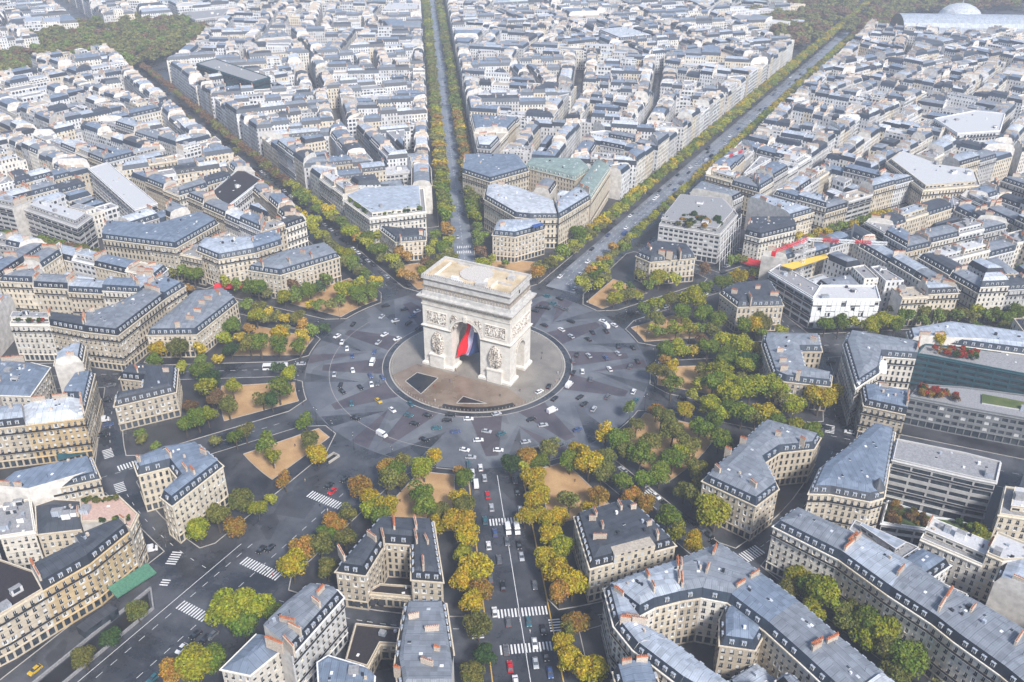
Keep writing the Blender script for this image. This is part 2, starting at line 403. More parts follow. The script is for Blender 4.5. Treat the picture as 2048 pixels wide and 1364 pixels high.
# road markings
mk=MB()
def zebra(c,a,width,length=3.6,z=.012,pitch=1.15):   # a: bearing of travel, stripes across the road
    d=adir(a); nrm=(d[1],-d[0]); n=int(width/pitch)
    for j in range(n):
        o=(-n/2+j+.5)*pitch; x=c[0]+nrm[0]*o; y=c[1]+nrm[1]*o
        hw=.27
        mk.face([(x-nrm[0]*hw-d[0]*length/2,y-nrm[1]*hw-d[1]*length/2,z),(x-nrm[0]*hw+d[0]*length/2,y-nrm[1]*hw+d[1]*length/2,z),
                 (x+nrm[0]*hw+d[0]*length/2,y+nrm[1]*hw+d[1]*length/2,z),(x+nrm[0]*hw-d[0]*length/2,y+nrm[1]*hw-d[1]*length/2,z)][::-1],'paint')
def zpx(x,y,a,w_,l=3.8): zebra(G(x,y),a,w_,l)
zpx(1020,1042,147.8,17); zpx(1045,1224,147.8,18); zpx(1052,1296,147.8,18); zpx(955,1262,57.8,8); zpx(1110,1250,57.8,6)
zpx(650,1000,183.5,17,4); zpx(522,1137,183.5,18,4); zpx(386,1222,183.5,13,4); zpx(348,1116,250,8); zpx(330,1165,250,4,3)
zpx(216,907,213,8); zpx(240,975,213,8); zpx(258,930,300,10); zpx(928,504,328.8,10); zpx(928,494,328.8,10)
zpx(1495,1112,120.3,14,5); zpx(1660,858,85,8); zpx(1300,985,120.3,8); zpx(1215,480,3.1,0)
zpx(1200,548,3.1,20)
def dashes(p,q,on=2.5,offl=3,wd=.16):
    L=math.dist(p,q); t=(q[0]-p[0])/L,(q[1]-p[1])/L; s=0
    while s<L-on:
        ribbon(mk,[(p[0]+t[0]*s,p[1]+t[1]*s),(p[0]+t[0]*(s+on),p[1]+t[1]*(s+on))],wd,.012,'paint'); s+=on+offl
for n,a,h,k in AV:
    far=210 if n in('foch','armee') else 1500 if n in ('champs','friedland') else 700
    if n=='foch': ribbon(mk,[along(a,88,-.8),along(a,215,-.8)],.22,.012,'paint')
    elif n=='armee': dashes(along(a,150,6),along(a,240,6)); dashes(along(a,100,-5),along(a,240,-5)); ribbon(mk,[along(a,152,9.5),along(a,240,9.5)],.2,.013,'paint')
    else: dashes(along(a,100),along(a,min(far,700)))
    if n=='champs':
        for o in (-7,7,-3.5,3.5): dashes(along(a,110,o),along(a,800,o))
for i in range(12):
    a,b,A,B=sector(i); pts=[POL((R1+R2)/2-1,A+4+(B-A-8)*j/10) for j in range(11)]
    for j in range(10): dashes(pts[j],pts[j+1],2,2.5)
structure('road_markings',mk)
yk=MB()
for o,r0,r1 in ((-10.9,90,215),(10.9,90,168),(10.9,178,215)): ribbon(yk,[along(147.8,r0,o),along(147.8,r1,o)],.4,.17,'yellow_kerb',.1)
structure('painted_kerb',yk)

# ================================================================== BUILDINGS
def facing(a,b,z):
    mx,my=(a[0]+b[0])/2,(a[1]+b[1])/2; n=(b[1]-a[1],-(b[0]-a[0]))
    return n[0]*(CAM[0]-mx)+n[1]*(CAM[1]-my)>0
WMESH={}
def window_mesh(kind):
    if kind in WMESH: return WMESH[kind]
    m=MB()
    # unit opening: x -.5..+.5, z 0..1, recess depth .3 towards +y
    D=.28
    tr={'w':'white_paint','c':'trim_cream'}['w']
    m.face([(-.5,D,0),(.5,D,0),(.5,D,1),(-.5,D,1)],'glass' if kind!='blind' else 'blind')
    m.face([(-.5,0,0),(-.5,D,0),(-.5,D,1),(-.5,0,1)],'trim_cream'); m.face([(.5,D,0),(.5,0,0),(.5,0,1),(.5,D,1)],'trim_cream')
    m.face([(-.5,0,1),(-.5,D,1),(.5,D,1),(.5,0,1)],'trim_cream')
    for x0,x1,z0,z1 in ((-.5,-.42,0,1),(.42,.5,0,1),(-.42,.42,.93,1),(-.42,.42,0,.06),(-.035,.035,.06,.93)):
        m.box((x0,D-.06,z0),(x1-x0,0,0),(0,.05,0),(0,0,z1-z0),'white_paint')
    if kind=='shut':
        for x0 in (-.98,.54): m.box((x0,-.06,0),(.44,0,0),(0,.05,0),(0,0,1),'blind')
    m.box((-.62,-.16,-.06),(1.24,0,0),(0,.44,0),(0,0,.058),'trim_cream')
    if kind!='shut': m.box((-.55,-.15,.0),(1.1,0,0),(0,.03,0),(0,0,.33),'rail')
    WMESH[kind]=m.mesh('window_'+kind); return WMESH[kind]
def dormer_mesh(kind):
    k='dormer'+kind
    if k in WMESH: return WMESH[k]
    m=MB(); wcol='white_paint' if kind=='w' else 'slate'
    m.box((-.62,0,0),(1.24,0,0),(0,1.5,0),(0,0,1.55),wcol,top='zinc')
    m.box((-.75,-.12,1.55),(1.5,0,0),(0,1.6,0),(0,0,.16),'zincpale' if kind=='w' else 'zinc')
    m.face([(-.42,-.012,.12),(.42,-.012,.12),(.42,-.012,1.42),(-.42,-.012,1.42)],'glass')
    m.box((-.03,-.04,.12),(.06,0,0),(0,.03,0),(0,0,1.3),'white_paint')
    WMESH[k]=m.mesh(k); return WMESH[k]
def link(name,me,parent,x,y,z,rz,s=(1,1,1)):
    o=bpy.data.objects.new(name,me); C.objects.link(o); o.parent=parent
    l=parent.location; o.location=(x-l[0],y-l[1],z-l[2]); o.rotation_euler=(0,0,rz); o.scale=s
    return o
def facade(mb,a,b,z0,H,wm,holes,gf=4.0,fh=3.05,style='h',real=True,rs=None):
    """wall panel a->b with real recessed openings; holes: list filled with (x,y,z,w,h,rz) for window objects"""
    L=math.dist(a,b); t=((b[0]-a[0])/L,(b[1]-a[1])/L); n=(t[1],-t[0])
    def P(s,z,d=0): return (a[0]+t[0]*s-n[0]*d,a[1]+t[1]*s-n[1]*d,z)
    if style=='h': pitch,wf,hf=2.45,.40,.62
    elif style=='o': pitch,wf,hf=3.0,.72,.55
    elif style=='strip': pitch,wf,hf=6.5,.9,.55
    else: pitch,wf,hf=2.3,.55,.55
    nb=max(1,int(round(L/pitch))); pw=L/nb
    top=H-.55; nf=max(1,int(round((top-z0-gf)/fh))); fh=(top-z0-gf)/nf
    if L<1.6: mb.face([P(0,z0),P(L,z0),P(L,H),P(0,H)],wm); return nf,fh,nb
    rows=[(z0+.5,gf-1.1,.72 if style=='h' else .85,True)]+[(z0+gf+k*fh+fh*.16,fh*hf,wf,False) for k in range(nf)]
    z=z0; gl='glass' if style!='strip' else 'glass'
    for zb,h,f,gr in rows:
        mb.face([P(0,z),P(L,z),P(L,zb),P(0,zb)],wm)
        ww=pw*f; s=0
        for j in range(nb):
            x0=j*pw+(pw-ww)/2; x1=x0+ww
            mb.face([P(s,zb),P(x0,zb),P(x0,zb+h),P(s,zb+h)],wm); s=x1
            if holes is not None and not gr:
                q=P((x0+x1)/2,zb); holes.append((q[0],q[1],zb,ww,h,math.atan2(t[1],t[0])))
            else:
                D=.3; g_=gl if (rs or rng).random()>.12 or gr or style=='strip' else 'blind'
                mb.face([P(x0,zb,D),P(x1,zb,D),P(x1,zb+h,D),P(x0,zb+h,D)],g_)
                mb.face([P(x0,zb),P(x0,zb,D),P(x0,zb+h,D),P(x0,zb+h)],wm); mb.face([P(x1,zb,D),P(x1,zb),P(x1,zb+h),P(x1,zb+h,D)],wm)
                mb.face([P(x0,zb+h,D),P(x1,zb+h,D),P(x1,zb+h),P(x0,zb+h)],wm); mb.face([P(x0,zb),P(x1,zb),P(x1,zb,D),P(x0,zb,D)],wm)
        mb.face([P(s,zb),P(L,zb),P(L,zb+h),P(s,zb+h)],wm); z=zb+h
    mb.face([P(0,z),P(L,z),P(L,H),P(0,H)],wm)
    return nf,fh,nb
def band(mb,poly,flags,z0,z1,out,mat):
    """projecting ledge along flagged edges of the outline"""
    d=[-out if f else 0 for f in flags]; o=offset(poly,d); n=len(poly)
    for i in range(n):
        if not flags[i]: continue
        a,b,A,B=poly[i],poly[(i+1)%n],o[i],o[(i+1)%n]
        if math.dist(a,A)>out*4 or math.dist(b,B)>out*4:
            L=max(math.dist(a,b),.01); nn=((b[1]-a[1])/L*out,-(b[0]-a[0])/L*out); A=(a[0]+nn[0],a[1]+nn[1]); B=(b[0]+nn[0],b[1]+nn[1])
        mb.face([(*A,z0),(*B,z0),(*B,z1),(*A,z1)],mat); mb.face([(*A,z1),(*B,z1),(*b,z1),(*a,z1)],mat); mb.face([(*a,z0),(*b,z0),(*B,z0),(*A,z0)],mat)
        mb.face([(*a,z0),(*A,z0),(*A,z1),(*a,z1)],mat); mb.face([(*B,z0),(*b,z0),(*b,z1),(*B,z1)],mat)
def clutter(mb,poly,z,rs,n,flat):
    xs=[p[0] for p in poly]; ys=[p[1] for p in poly]; k=0
    for _ in range(n*4):
        c=(rs.uniform(min(xs),max(xs)),rs.uniform(min(ys),max(ys)))
        if not inside(c,poly) or not inside((c[0]+1,c[1]+.5),poly) or not inside((c[0]-1,c[1]-.5),poly): continue
        rz=math.atan2(poly[1][1]-poly[0][1],poly[1][0]-poly[0][0]); u=rs.random()
        if u<.45: mb.cbox(c,.8,1.1,z,z+.14,'white_paint',rz,top=rs.choice(['glass','zincwhite','white_paint']))
        elif u<.75: mb.cbox(c,rs.uniform(.5,1.2),rs.uniform(.5,1.0),z,z+rs.uniform(.6,1.3),rs.choice(['chimney','trim_white','zincpale','rail']),rz)
        elif flat: mb.cbox(c,rs.uniform(2,4),rs.uniform(1.5,3),z,z+rs.uniform(1.2,2.4),rs.choice(['zincpale','trim_white','flatgrey','win_office']),rz,top='flatgrey')
        else: mb.tube([(c[0],c[1],z),(c[0],c[1],z+1.6)],.05,'rail',4)
        k+=1
        if k>=n: break
def chimney_mb(mb,c,t,L,z0,z1,rs,th=.65,pots=None):
    rz=math.atan2(t[1],t[0]); mb.cbox(c,L,th,z0,z1,'chimney',rz); mb.cbox(c,L+.16,th+.16,z1,z1+.14,rs.choice(['chimney','terracotta','chimney']),rz)
    n=max(2,int(L/.55))
    for j in range(n):
        s=(j+.5)/n*L-L/2; p=(c[0]+t[0]*s,c[1]+t[1]*s); (pots or mb).cbox(p,.26,.26,z1+.14,z1+.14+rs.choice((.45,.6,.75)),'terracotta',rz)

BUILT=[]
def safe(poly,fl,d):               # largest inset up to d that keeps every edge running the same way
    n=len(poly)
    for k in (1,.85,.7,.55,.4,.28,.18):
        m=offset(poly,[d*k if f else 0 for f in fl]); ok=area(m)>2
        for i in range(n):
            j=(i+1)%n; e=(poly[j][0]-poly[i][0],poly[j][1]-poly[i][1]); g_=(m[j][0]-m[i][0],m[j][1]-m[i][1])
            if e[0]*g_[0]+e[1]*g_[1]<0 or math.dist(m[i],poly[i])>d*k*5+.1: ok=False;break
        for i in range(n):
            for j in range(i+2,n):
                if (j+1)%n==i or not ok: continue
                a,b,c,e=m[i],m[(i+1)%n],m[j],m[(j+1)%n]; o=lambda p,q,r:(q[0]-p[0])*(r[1]-p[1])-(q[1]-p[1])*(r[0]-p[0])
                if o(a,b,c)*o(a,b,e)<0 and o(c,e,a)*o(c,e,b)<0: ok=False
        if ok: return m,d*k
    return None,0
def building(poly,H,kinds,wallc='cream',roof='mansard',top='zinc',steep='slate',detail=1,style='h',label=None,cat='building',group=None,
             name='apartment_building',sink=None,seed=0,chim=None,gf=4.0,mh=2.9,balc=True,dorm='w',fh=3.05,nclut=None,nwin=60):
    rs=random.Random(seed)
    if area(poly)<0: poly=list(poly)[::-1]; kinds=list(kinds)[::-1]; kinds=kinds[1:]+kinds[:1]
    n=len(poly); c=cen(poly); dist=math.hypot(c[0]-CAM[0],c[1]-CAM[1])
    wm='wall_'+wallc; pm='win_'+wallc if style=='h' else 'win_office'; tm='trim_'+wallc
    if sink is not None: W=RF=CH=sink; root=None
    else:
        root=empty(name,(c[0],c[1],0),0,label,cat,group); W=MB(); RF=MB(); CH=None
    fl=[k!='p' for k in kinds]
    vis=[facing(poly[i],poly[(i+1)%n],0) for i in range(n)]
    holes=[]; nf=6;ffh=fh
    for i in range(n):
        a,b=poly[i],poly[(i+1)%n]
        if math.dist(a,b)<.2: continue
        if kinds[i]=='p': W.face([(*a,0),(*b,0),(*b,H),(*a,H)],'party')
        elif sink is None and vis[i]:
            nf,ffh,_=facade(W,a,b,0,H,wm,holes if detail==2 and style=='h' else None,gf,fh,style,rs=rs)
        elif kinds[i]=='c' and rs.random()<.5 and sink is None: W.face([(*a,0),(*b,0),(*b,H),(*a,H)],pm)
        else: W.face([(*a,0),(*b,0),(*b,H),(*a,H)],pm)
    st=[k=='s' for k in kinds]
    if sink is None:
        band(W,poly,fl,H-.35,H+.02,.45,tm)
        band(W,poly,st,gf-.25,gf,.2,tm)
    if balc and sink is None and nf>=4:
        for k in ((1,nf-1) if rs.random()<.7 else (nf-1,)):
            zb=gf+k*ffh; BM=MB() if detail==2 else W; RM=MB()
            vf=[st[i] and vis[i] for i in range(n)]
            if any(vf):
                band(BM,poly,vf,zb-.12,zb+.02,.7,tm); 
                o=offset(poly,[-.68 if f else 0 for f in vf])
                for i in range(n):
                    if vf[i]:
                        A,B=o[i],o[(i+1)%n]; L=math.dist(A,B)
                        if L<1: continue
                        nn=((B[1]-A[1])/L*.05,-(B[0]-A[0])/L*.05)
                        (RM if detail==2 else BM).box((A[0]-nn[0],A[1]-nn[1],zb+.02),(B[0]-A[0],B[1]-A[1],0),(nn[0],nn[1],0),(0,0,.85),'rail')
                if detail==2:
                    bo=BM.obj('balcony',root); ro=RM.obj('railing',root)
                    if ro: ro.parent=bo
    # roof
    hw=area(poly)/perim(poly)
    npty=sum(not f for f in fl)
    if roof=='mansard':
        i1=min(1.35,hw*.7); i2=min(1.35+3.2,max(hw*(1.5 if npty>=2 else 1.15),i1+.3)); mz=H+mh
        base=[(p[0],p[1]) for p in offset(poly,[.15 if f else 0 for f in fl])]
        m1,i1=safe(poly,fl,i1); m2,i2=safe(poly,fl,max(i2,i1+.3))
        if m1 is None: roof='flat'
        elif m2 is None or i2<i1+.2: m2=m1; i2=i1
    if roof=='mansard':
        tp=mz+(.25+.14*(i2-i1)+.3)
        for i in range(n):
            j=(i+1)%n; pt=not fl[i]
            if pt:
                RF.face([(*base[i],H),(*base[j],H),(*m1[j],mz),(*m1[i],mz)],'party')
                if m2 is not m1: RF.face([(*m1[i],mz),(*m1[j],mz),(*m2[j],tp),(*m2[i],tp)],'party')
            else:
                RF.face([(*base[i],H),(*base[j],H),(*m1[j],mz),(*m1[i],mz)],steep)
                if m2 is not m1: RF.face([(*m1[i],mz),(*m1[j],mz),(*m2[j],tp),(*m2[i],tp)],top)
        RF.face([(*p,tp if m2 is not m1 else mz) for p in m2],top)
        zt=tp; capp=m2
        # dormers
        if sink is None or dist<430:
            for i in range(n):
                if not fl[i] or not (vis[i] or detail==2): continue
                a,b=poly[i],poly[(i+1)%n]; L=math.dist(a,b)
                if L<3: continue
                t=((b[0]-a[0])/L,(b[1]-a[1])/L); nd=int((L-1.6)/ (2.9 if kinds[i]=='s' else 3.6))
                for k in range(nd):
                    s=(L-nd*2.9)/2+(k+.5)*2.9 if kinds[i]=='s' else (L-nd*3.6)/2+(k+.5)*3.6
                    x,y=a[0]+t[0]*s-t[1]*.4,a[1]+t[1]*s+t[0]*.4; rz=math.atan2(t[1],t[0])
                    if detail==2: link('dormer',dormer_mesh(dorm),root,x,y,H+.35,rz)
                    else:
                        dm='white_paint' if dorm=='w' else 'slate'
                        RF.box((x-t[0]*.6,y-t[1]*.6,H+.4),(t[0]*1.2,t[1]*1.2,0),(-t[1]*1.2,t[0]*1.2,0),(0,0,1.5),dm,top='zinc',bottom=False)
                        RF.face([(x-t[0]*.42+t[1]*.012,y-t[1]*.42-t[0]*.012,H+.55),(x+t[0]*.42+t[1]*.012,y+t[1]*.42-t[0]*.012,H+.55),(x+t[0]*.42+t[1]*.012,y+t[1]*.42-t[0]*.012,H+1.75),(x-t[0]*.42+t[1]*.012,y-t[1]*.42-t[0]*.012,H+1.75)],'glass')
    elif roof=='gable' :
        i2=min(hw*1.5,4.5); m2,i2=safe(poly,fl,i2)
        if m2 is None: m2,i2=offset(poly,.1),.1
        tp=H+i2*.45
        for i in range(n):
            j=(i+1)%n; RF.face([(*poly[i],H),(*poly[j],H),(*m2[j],tp),(*m2[i],tp)],'party' if not fl[i] else top)
        RF.face([(*p,tp) for p in m2],top); zt=tp; capp=m2
    else:
        inn=offset(poly,.35); zt=H+.05; capp=inn
        if roof=='terrace' and hw>3:
            inn2=offset(poly,[3.0 if f else .4 for f in fl])
            if area(inn2)>20:
                ph=2.9
                for i in range(n):
                    a,b=inn2[i],inn2[(i+1)%n]
                    if math.dist(a,b)<.3: continue
                    if sink is None and facing(a,b,0) and math.dist(a,b)>3: facade(RF,a,b,H+.05,H+.05+ph,wm,None,.0,2.4,'o',rs=rs)
                    else: RF.face([(*a,H+.05),(*b,H+.05),(*b,H+.05+ph),(*a,H+.05+ph)],pm)
                RF.face([(*p,H+.05+ph) for p in inn2],top); band(RF,inn2,[1]*n,H+ph-.1,H+ph+.07,.3,tm); capp=inn2; zt=H+.05+ph
        RF.face([(*p,H+.05) for p in inn],top if roof!='terrace' else 'flatgrey')
        for i in range(n):
            j=(i+1)%n
            RF.face([(*poly[i],H),(*poly[j],H),(*poly[j],H+.8),(*poly[i],H+.8)],wm); RF.face([(*inn[i],H+.8),(*inn[j],H+.8),(*inn[j],H+.05),(*inn[i],H+.05)],wm)
            RF.face([(*poly[i],H+.8),(*poly[j],H+.8),(*inn[j],H+.8),(*inn[i],H+.8)],tm)
    if sink is None or dist<900:
        A_=area(capp)
        nc=nclut if nclut is not None else int(min(16,max(2,A_/17)))
        clutter(RF,capp,zt,rs,nc if sink is None else min(4,nc),roof!='mansard')
    # chimneys
    def put(cc,t,L,z0,z1):
        if sink is None:
            k=MB(); pt=MB() if detail==2 else None; chimney_mb(k,cc,t,L,z0,z1,rs,.65,pt); co=k.obj('chimney',root)
            if pt: po=pt.obj('pot_row',root); po.parent=co
        else:
            rz=math.atan2(t[1],t[0]); sink.cbox(cc,L,.7,z0,z1,'chimney',rz,top=rs.choice(['terracotta','chimney']))
    if chim is not None:
        for (x,y,ang,L) in chim: put((x,y),(math.cos(ang),math.sin(ang)),L,H+1,zt+1.7)
    elif roof!='flat' or rs.random()<.4:
        for i in range(n):
            if kinds[i]!='p' or rs.random()<.25: continue
            a,b=poly[i],poly[(i+1)%n]; L=math.dist(a,b)
            if L<6: continue
            t=((b[0]-a[0])/L,(b[1]-a[1])/L)
            for f in ((.33,.7) if rs.random()<.5 and L>10 else (rs.uniform(.35,.65),)):
                cl=min(rs.uniform(2.6,6.0),L*.38); put((a[0]+t[0]*L*f-t[1]*.5,a[1]+t[1]*L*f+t[0]*.5),t,cl,H+.5,zt+rs.uniform(1.1,2.0))
    if sink is None:
        W.obj('wall',root); RF.obj('roof',root)
        if detail==2 and holes:
            if len(holes)>nwin:
                # the openings beyond the nearest ones are filled inside one part
                holes.sort(key=lambda h:(h[0]-CAM[0])**2+(h[1]-CAM[1])**2+(h[2]-CAM[2])**2)
                rest=holes[nwin:]; holes=holes[:nwin]; m=MB()
                for x,y,z,ww,h,rz in rest:
                    t=(math.cos(rz),math.sin(rz)); nn=(t[1],-t[0]); x-=nn[0]*.25; y-=nn[1]*.25
                    m.face([(x-t[0]*ww/2,y-t[1]*ww/2,z),(x+t[0]*ww/2,y+t[1]*ww/2,z),(x+t[0]*ww/2,y+t[1]*ww/2,z+h),(x-t[0]*ww/2,y-t[1]*ww/2,z+h)],'glass')
                o=m.obj('windows',root); o['kind']='stuff'
            for x,y,z,ww,h,rz in holes:
                u=rs.random(); link('window',window_mesh('blind' if u<.2 else 'shut' if u<.36 else 'open'),root,x,y,z,rz,(ww,1,h))
        BUILT.append(root)
    return root

def F(pts,H): return [G(x,y,H) for x,y in pts]
ZONES=[]                                # outlines already taken by the buildings placed one by one
def hand(pts,H,kinds,**kw):
    poly=F(pts,H) if not kw.pop('world',False) else pts
    k=list(kinds) if len(kinds)>1 else list(kinds)*len(poly)
    ZONES.append(ccw(poly)); kw.setdefault('seed',len(ZONES))
    return building(poly,H,k,**kw)
def awning(root,pts,H,mat,z=4.6,drop=1.3,depth=2.4,name='awning',label=None):
    """sloping cloth over the pavement along the line of two photo points at the foot of the facade"""
    a,b=pts; L=math.dist(a,b); t=((b[0]-a[0])/L,(b[1]-a[1])/L); n=(t[1],-t[0])
    if n[0]*(CAM[0]-a[0])+n[1]*(CAM[1]-a[1])<0: n=(-n[0],-n[1])
    m=MB(); A=(a[0]+n[0]*depth,a[1]+n[1]*depth); B=(b[0]+n[0]*depth,b[1]+n[1]*depth)
    m.face([(*a,z),(*b,z),(*B,z-drop),(*A,z-drop)],mat); m.face([(*A,z-drop),(*B,z-drop),(*B,z-drop-.5),(*A,z-drop-.5)],mat)
    m.face([(*a,z),(*A,z-drop),(*A,z-drop-.3),(*a,z-.3)],mat); m.face([(*b,z),(*B,z-drop),(*B,z-drop-.3),(*b,z-.3)],mat)
    m.face([(*a,z-.06),(*b,z-.06),(*B,z-drop-.06),(*A,z-drop-.06)],mat)
    return m.obj(name,root,label=label)
def edge_pt(poly,i,f0,f1,out=.2):
    a,b=poly[i],poly[(i+1)%len(poly)]; L=math.dist(a,b); t=((b[0]-a[0])/L,(b[1]-a[1])/L); n=(t[1],-t[0])
    return [(a[0]+t[0]*L*f+n[0]*out,a[1]+t[1]*L*f+n[1]*out) for f in (f0,f1)]
GH='mansion blocks in a ring round the place'
def ch(pts,H,ang_px=None):
    out=[]
    for x,y,x2,y2 in pts:
        a,b=G(x,y,H+4),G(x2,y2,H+4); out.append(((a[0]+b[0])/2,(a[1]+b[1])/2,math.atan2(b[1]-a[1],b[0]-a[0]),max(1.6,min(6,math.dist(a,b)))))
    return out
HK=dict(detail=2,group=GH,name='mansion_block',balc=False)
# --- the twelve mansion blocks facing the place
h1=hand([(672,1143),(761,1040),(867,1044),(886,1164),(823,1159),(822,1090),(771,1086),(731,1151)],16,'sssscccs',wallc='beige',top='zincdark',steep='slate',
     label='beige block with a dark slate roof wrapped round an open court',chim=ch([(676,1095,690,1120),(735,1068,752,1080),(763,1062,768,1082),(787,1037,789,1058),(829,1038,833,1058),(830,1065,834,1085),(846,1118,847,1137),(850,1075,856,1088)],16),nclut=6,**HK)
H=building(F([(731,1187),(760,1170),(823,1174),(826,1196)],5.5),5.5,'cscs',wallc='beige',roof='flat',top='flatdark',detail=2,balc=False,nclut=2,chim=[],name='gatehouse',
     label='low beige gatehouse with a dark flat roof closing the court of the slate roofed block',cat='gatehouse')
for x in (707,724,743,760): 
    p=G(x,1214,0); q=G(x+11,1216,0); awning(H,[p,q],0,'black_cloth',3.6,1.1,1.4,label='black window awning')
h2=hand([(1180,1137),(1149,1034),(1255,1004),(1275,1017),(1351,1091)],16,'sssss',wallc='cream',top='zincdark' ,steep='slate',
     label='cream block with a grey flat topped roof and a brown middle part',chim=ch([(1187,1020,1193,1034),(1178,1039,1192,1040),(1236,1007,1243,1020),(1261,1018,1272,1015),(1203,1048,1206,1058),(1186,1076,1213,1076),(1293,1052,1303,1048),(1313,1066,1316,1076)],16),nclut=9,**HK)
m=MB(); q=ccw(F([(1229,1111),(1311,1090),(1291,1061),(1213,1073)],19.6)); m.prism(q,16.1,19.6,'win_cream',top='flatbeige'); m.obj('attic_storey',h2)
hand([(1405,962),(1529,845),(1641,876),(1628,898),(1560,905),(1530,925),(1557,978),(1512,1012)],17,'ssssccss',wallc='beige',top='zinc',steep='slateblue',
     label='beige L shaped block with a pale grey roof behind yellow plane trees',chim=ch([(1450,900,1462,905),(1480,880,1492,884),(1430,935,1440,945),(1550,870,1562,872),(1600,880,1610,884),(1500,965,1512,975)],17),nclut=9,**HK)
hand([(1524,690),(1528,672),(1638,674),(1644,703),(1603,703),(1612,741),(1664,752),(1661,773),(1570,763),(1546,753)],13.5,'sssccssscs'[:10],wallc='beige',top='zinc',steep='slateblue',
     label='beige block with a curved side and a pale roof beside the white-sheeted site',chim=ch([(1553,705,1566,705),(1558,725,1572,725),(1560,740,1575,740),(1592,750,1600,752),(1620,680,1632,684)],13),nclut=9,**HK)
hand([(1440,587),(1475,614),(1567,611),(1540,566),(1470,572)],15,'sssss',wallc='beige',top='zincdark',steep='slateblue',
     label='beige block with cream chimneys on a blue-grey roof next to the scaffolded glass building',chim=ch([(1463,583,1474,586),(1497,590,1503,602),(1540,590,1556,590),(1510,577,1520,577)],15),nclut=4,**HK)
hand([(1272,512),(1300,524),(1391,516),(1374,494),(1308,488)],15,'sssss',wallc='beige',top='zincdark',steep='slateblue',
     label='beige block beside the wide avenue in front of the steel and glass front',chim=ch([(1294,490,1302,502),(1317,505,1330,507),(1333,508,1345,510),(1357,500,1362,510)],15),nclut=4,**HK)
h7=hand([(985,470),(1030,474),(1090,458),(1074,444),(995,446)],17,'sssss',wallc='cream',top='zincpale',steep='slateblue',
     label='cream block with a blue tarpaulin on its roof straight behind the arch',chim=ch([(1000,452,1010,450)],17),nclut=4,**HK)
m=MB(); q=F([(1063,450),(1085,446),(1086,452),(1068,460)],21.5); m.face([(*p,21.5+.4*i) for i,p in enumerate(q)],'blue_cloth'); m.obj('tarpaulin',h7,label='blue tarpaulin')
hand([(757,457),(791,484),(852,480),(851,463),(800,462)],13,'sssss',wallc='cream',top='zincdark',steep='slateblue',
     label='cream block with a dark roof below the building with the planted terrace',chim=ch([(800,474,802,480),(838,466,846,466)],13),nclut=3,**HK)
hand([(495,540),(561,550),(679,514),(652,491),(563,510)],15.5,'sssss',wallc='cream',top='zinc',steep='slateblue',
     label='long cream block with a pale grey roof among dense trees beside the fenced sand plot',chim=ch([(520,523,526,530),(575,520,580,525),(620,508,624,514),(600,505,610,508)],15.5),nclut=6,**HK)
hand([(294,670),(393,669),(475,604),(450,583),(388,589),(318,648)],13,'ssssss',wallc='beige',top='zinc',steep='slateblue',
     label='beige wedge shaped block with a row of big pale chimneys on its roof',chim=ch([(372,637,388,640),(388,622,402,624),(398,607,410,608),(410,598,424,600),(350,652,360,650),(432,585,440,590)],13),nclut=4,**HK)
hand([(229,813),(352,784),(356,738),(258,736),(239,757),(285,762),(283,784),(232,793)],13,'ssssscc'+'s',wallc='beige',top='zincdark',steep='slate',
     label='small beige block with a dark grey roof beside the narrow street of parked cars',chim=ch([(271,735,275,742),(326,742,338,742)],13),nclut=8,**HK)
h12=hand([(267,925),(276,950),(338,934),(358,960),(321,994),(344,1012),(446,932),(396,890),(330,900)],18,'sccscssss',wallc='cream',top='zincblue',steep='slateblue',
     label='cream V shaped block with a bright blue-grey roof and orange chimneys',chim=ch([(333,902,342,912),(366,932,374,942),(401,903,412,908),(381,938,389,946),(275,918,280,920)],18),nclut=5,**HK)
# --- outer blocks placed one by one
GO='buildings on the outer side of the ring street'
OK_=dict(detail=2,group=GO)
lb0=hand([(0,1232),(86,1181),(66,1144),(-60,1100),(-120,1290)],19,'sppps',wallc='beige',roof='flat',top='flatdark',label='beige building with a dark purple flat roof deck left of the wide avenue',nclut=5,**OK_)
lb1=hand([(86,1181),(180,1127),(160,1090),(62,1138)],19,'spcp',wallc='yellow',top='zincdark',steep='slate',label='yellow stone building with a slate roof next to the dark roof deck',**OK_)
lb2=hand([(180,1127),(261,1061),(236,1044),(150,1080)],19,'spcp',wallc='yellow',top='zincdark',steep='slate',label='yellow stone building with a slate roof above the green awning',**OK_)
lbt=hand([(261,1061),(276,1030),(236,992),(160,1001),(163,1046),(238,1042)],20.5,'sssppp',wallc='beige',roof='flat',top='flatpink',nclut=2,label='beige corner building with a pink planted roof terrace',**OK_)
hand([(75,1068),(163,1058),(163,1003),(108,1000),(72,1012)],17,'cpccc',wallc='beige',roof='gable',top='zincdark',nclut=10,label='low building with blue-grey sheet roofs and roof plant behind the pink terrace',**OK_)
hand([(0,1075),(70,1065),(60,1000),(-20,1020)],17,'cccc',wallc='pale',roof='flat',top='flatgrey',nclut=14,label='pale building whose flat roof is crowded with ducts at the picture edge',**OK_)
hand([(30,952),(184,918),(200,957),(120,975),(62,992),(-10,985)],19,'ssspps',wallc='beige',roof='mansard',top='zincblue',steep='slateblue',label='beige building with a wide blue zinc roof facing the crossing with white lane marks',nclut=7,**OK_)
y1=hand([(51,850),(167,836),(162,798),(46,812)],20,'sspc',wallc='yellow',roof='gable',top='zincwhite',label='yellow fronted building with a pale zinc roof at the corner of the narrow street',**OK_)
hand([(-60,862),(51,850),(46,815),(-60,830)],20,'spcp',wallc='beige',roof='mansard',top='zincpale',label='beige building between the yellow fronted building and the picture edge',**OK_)
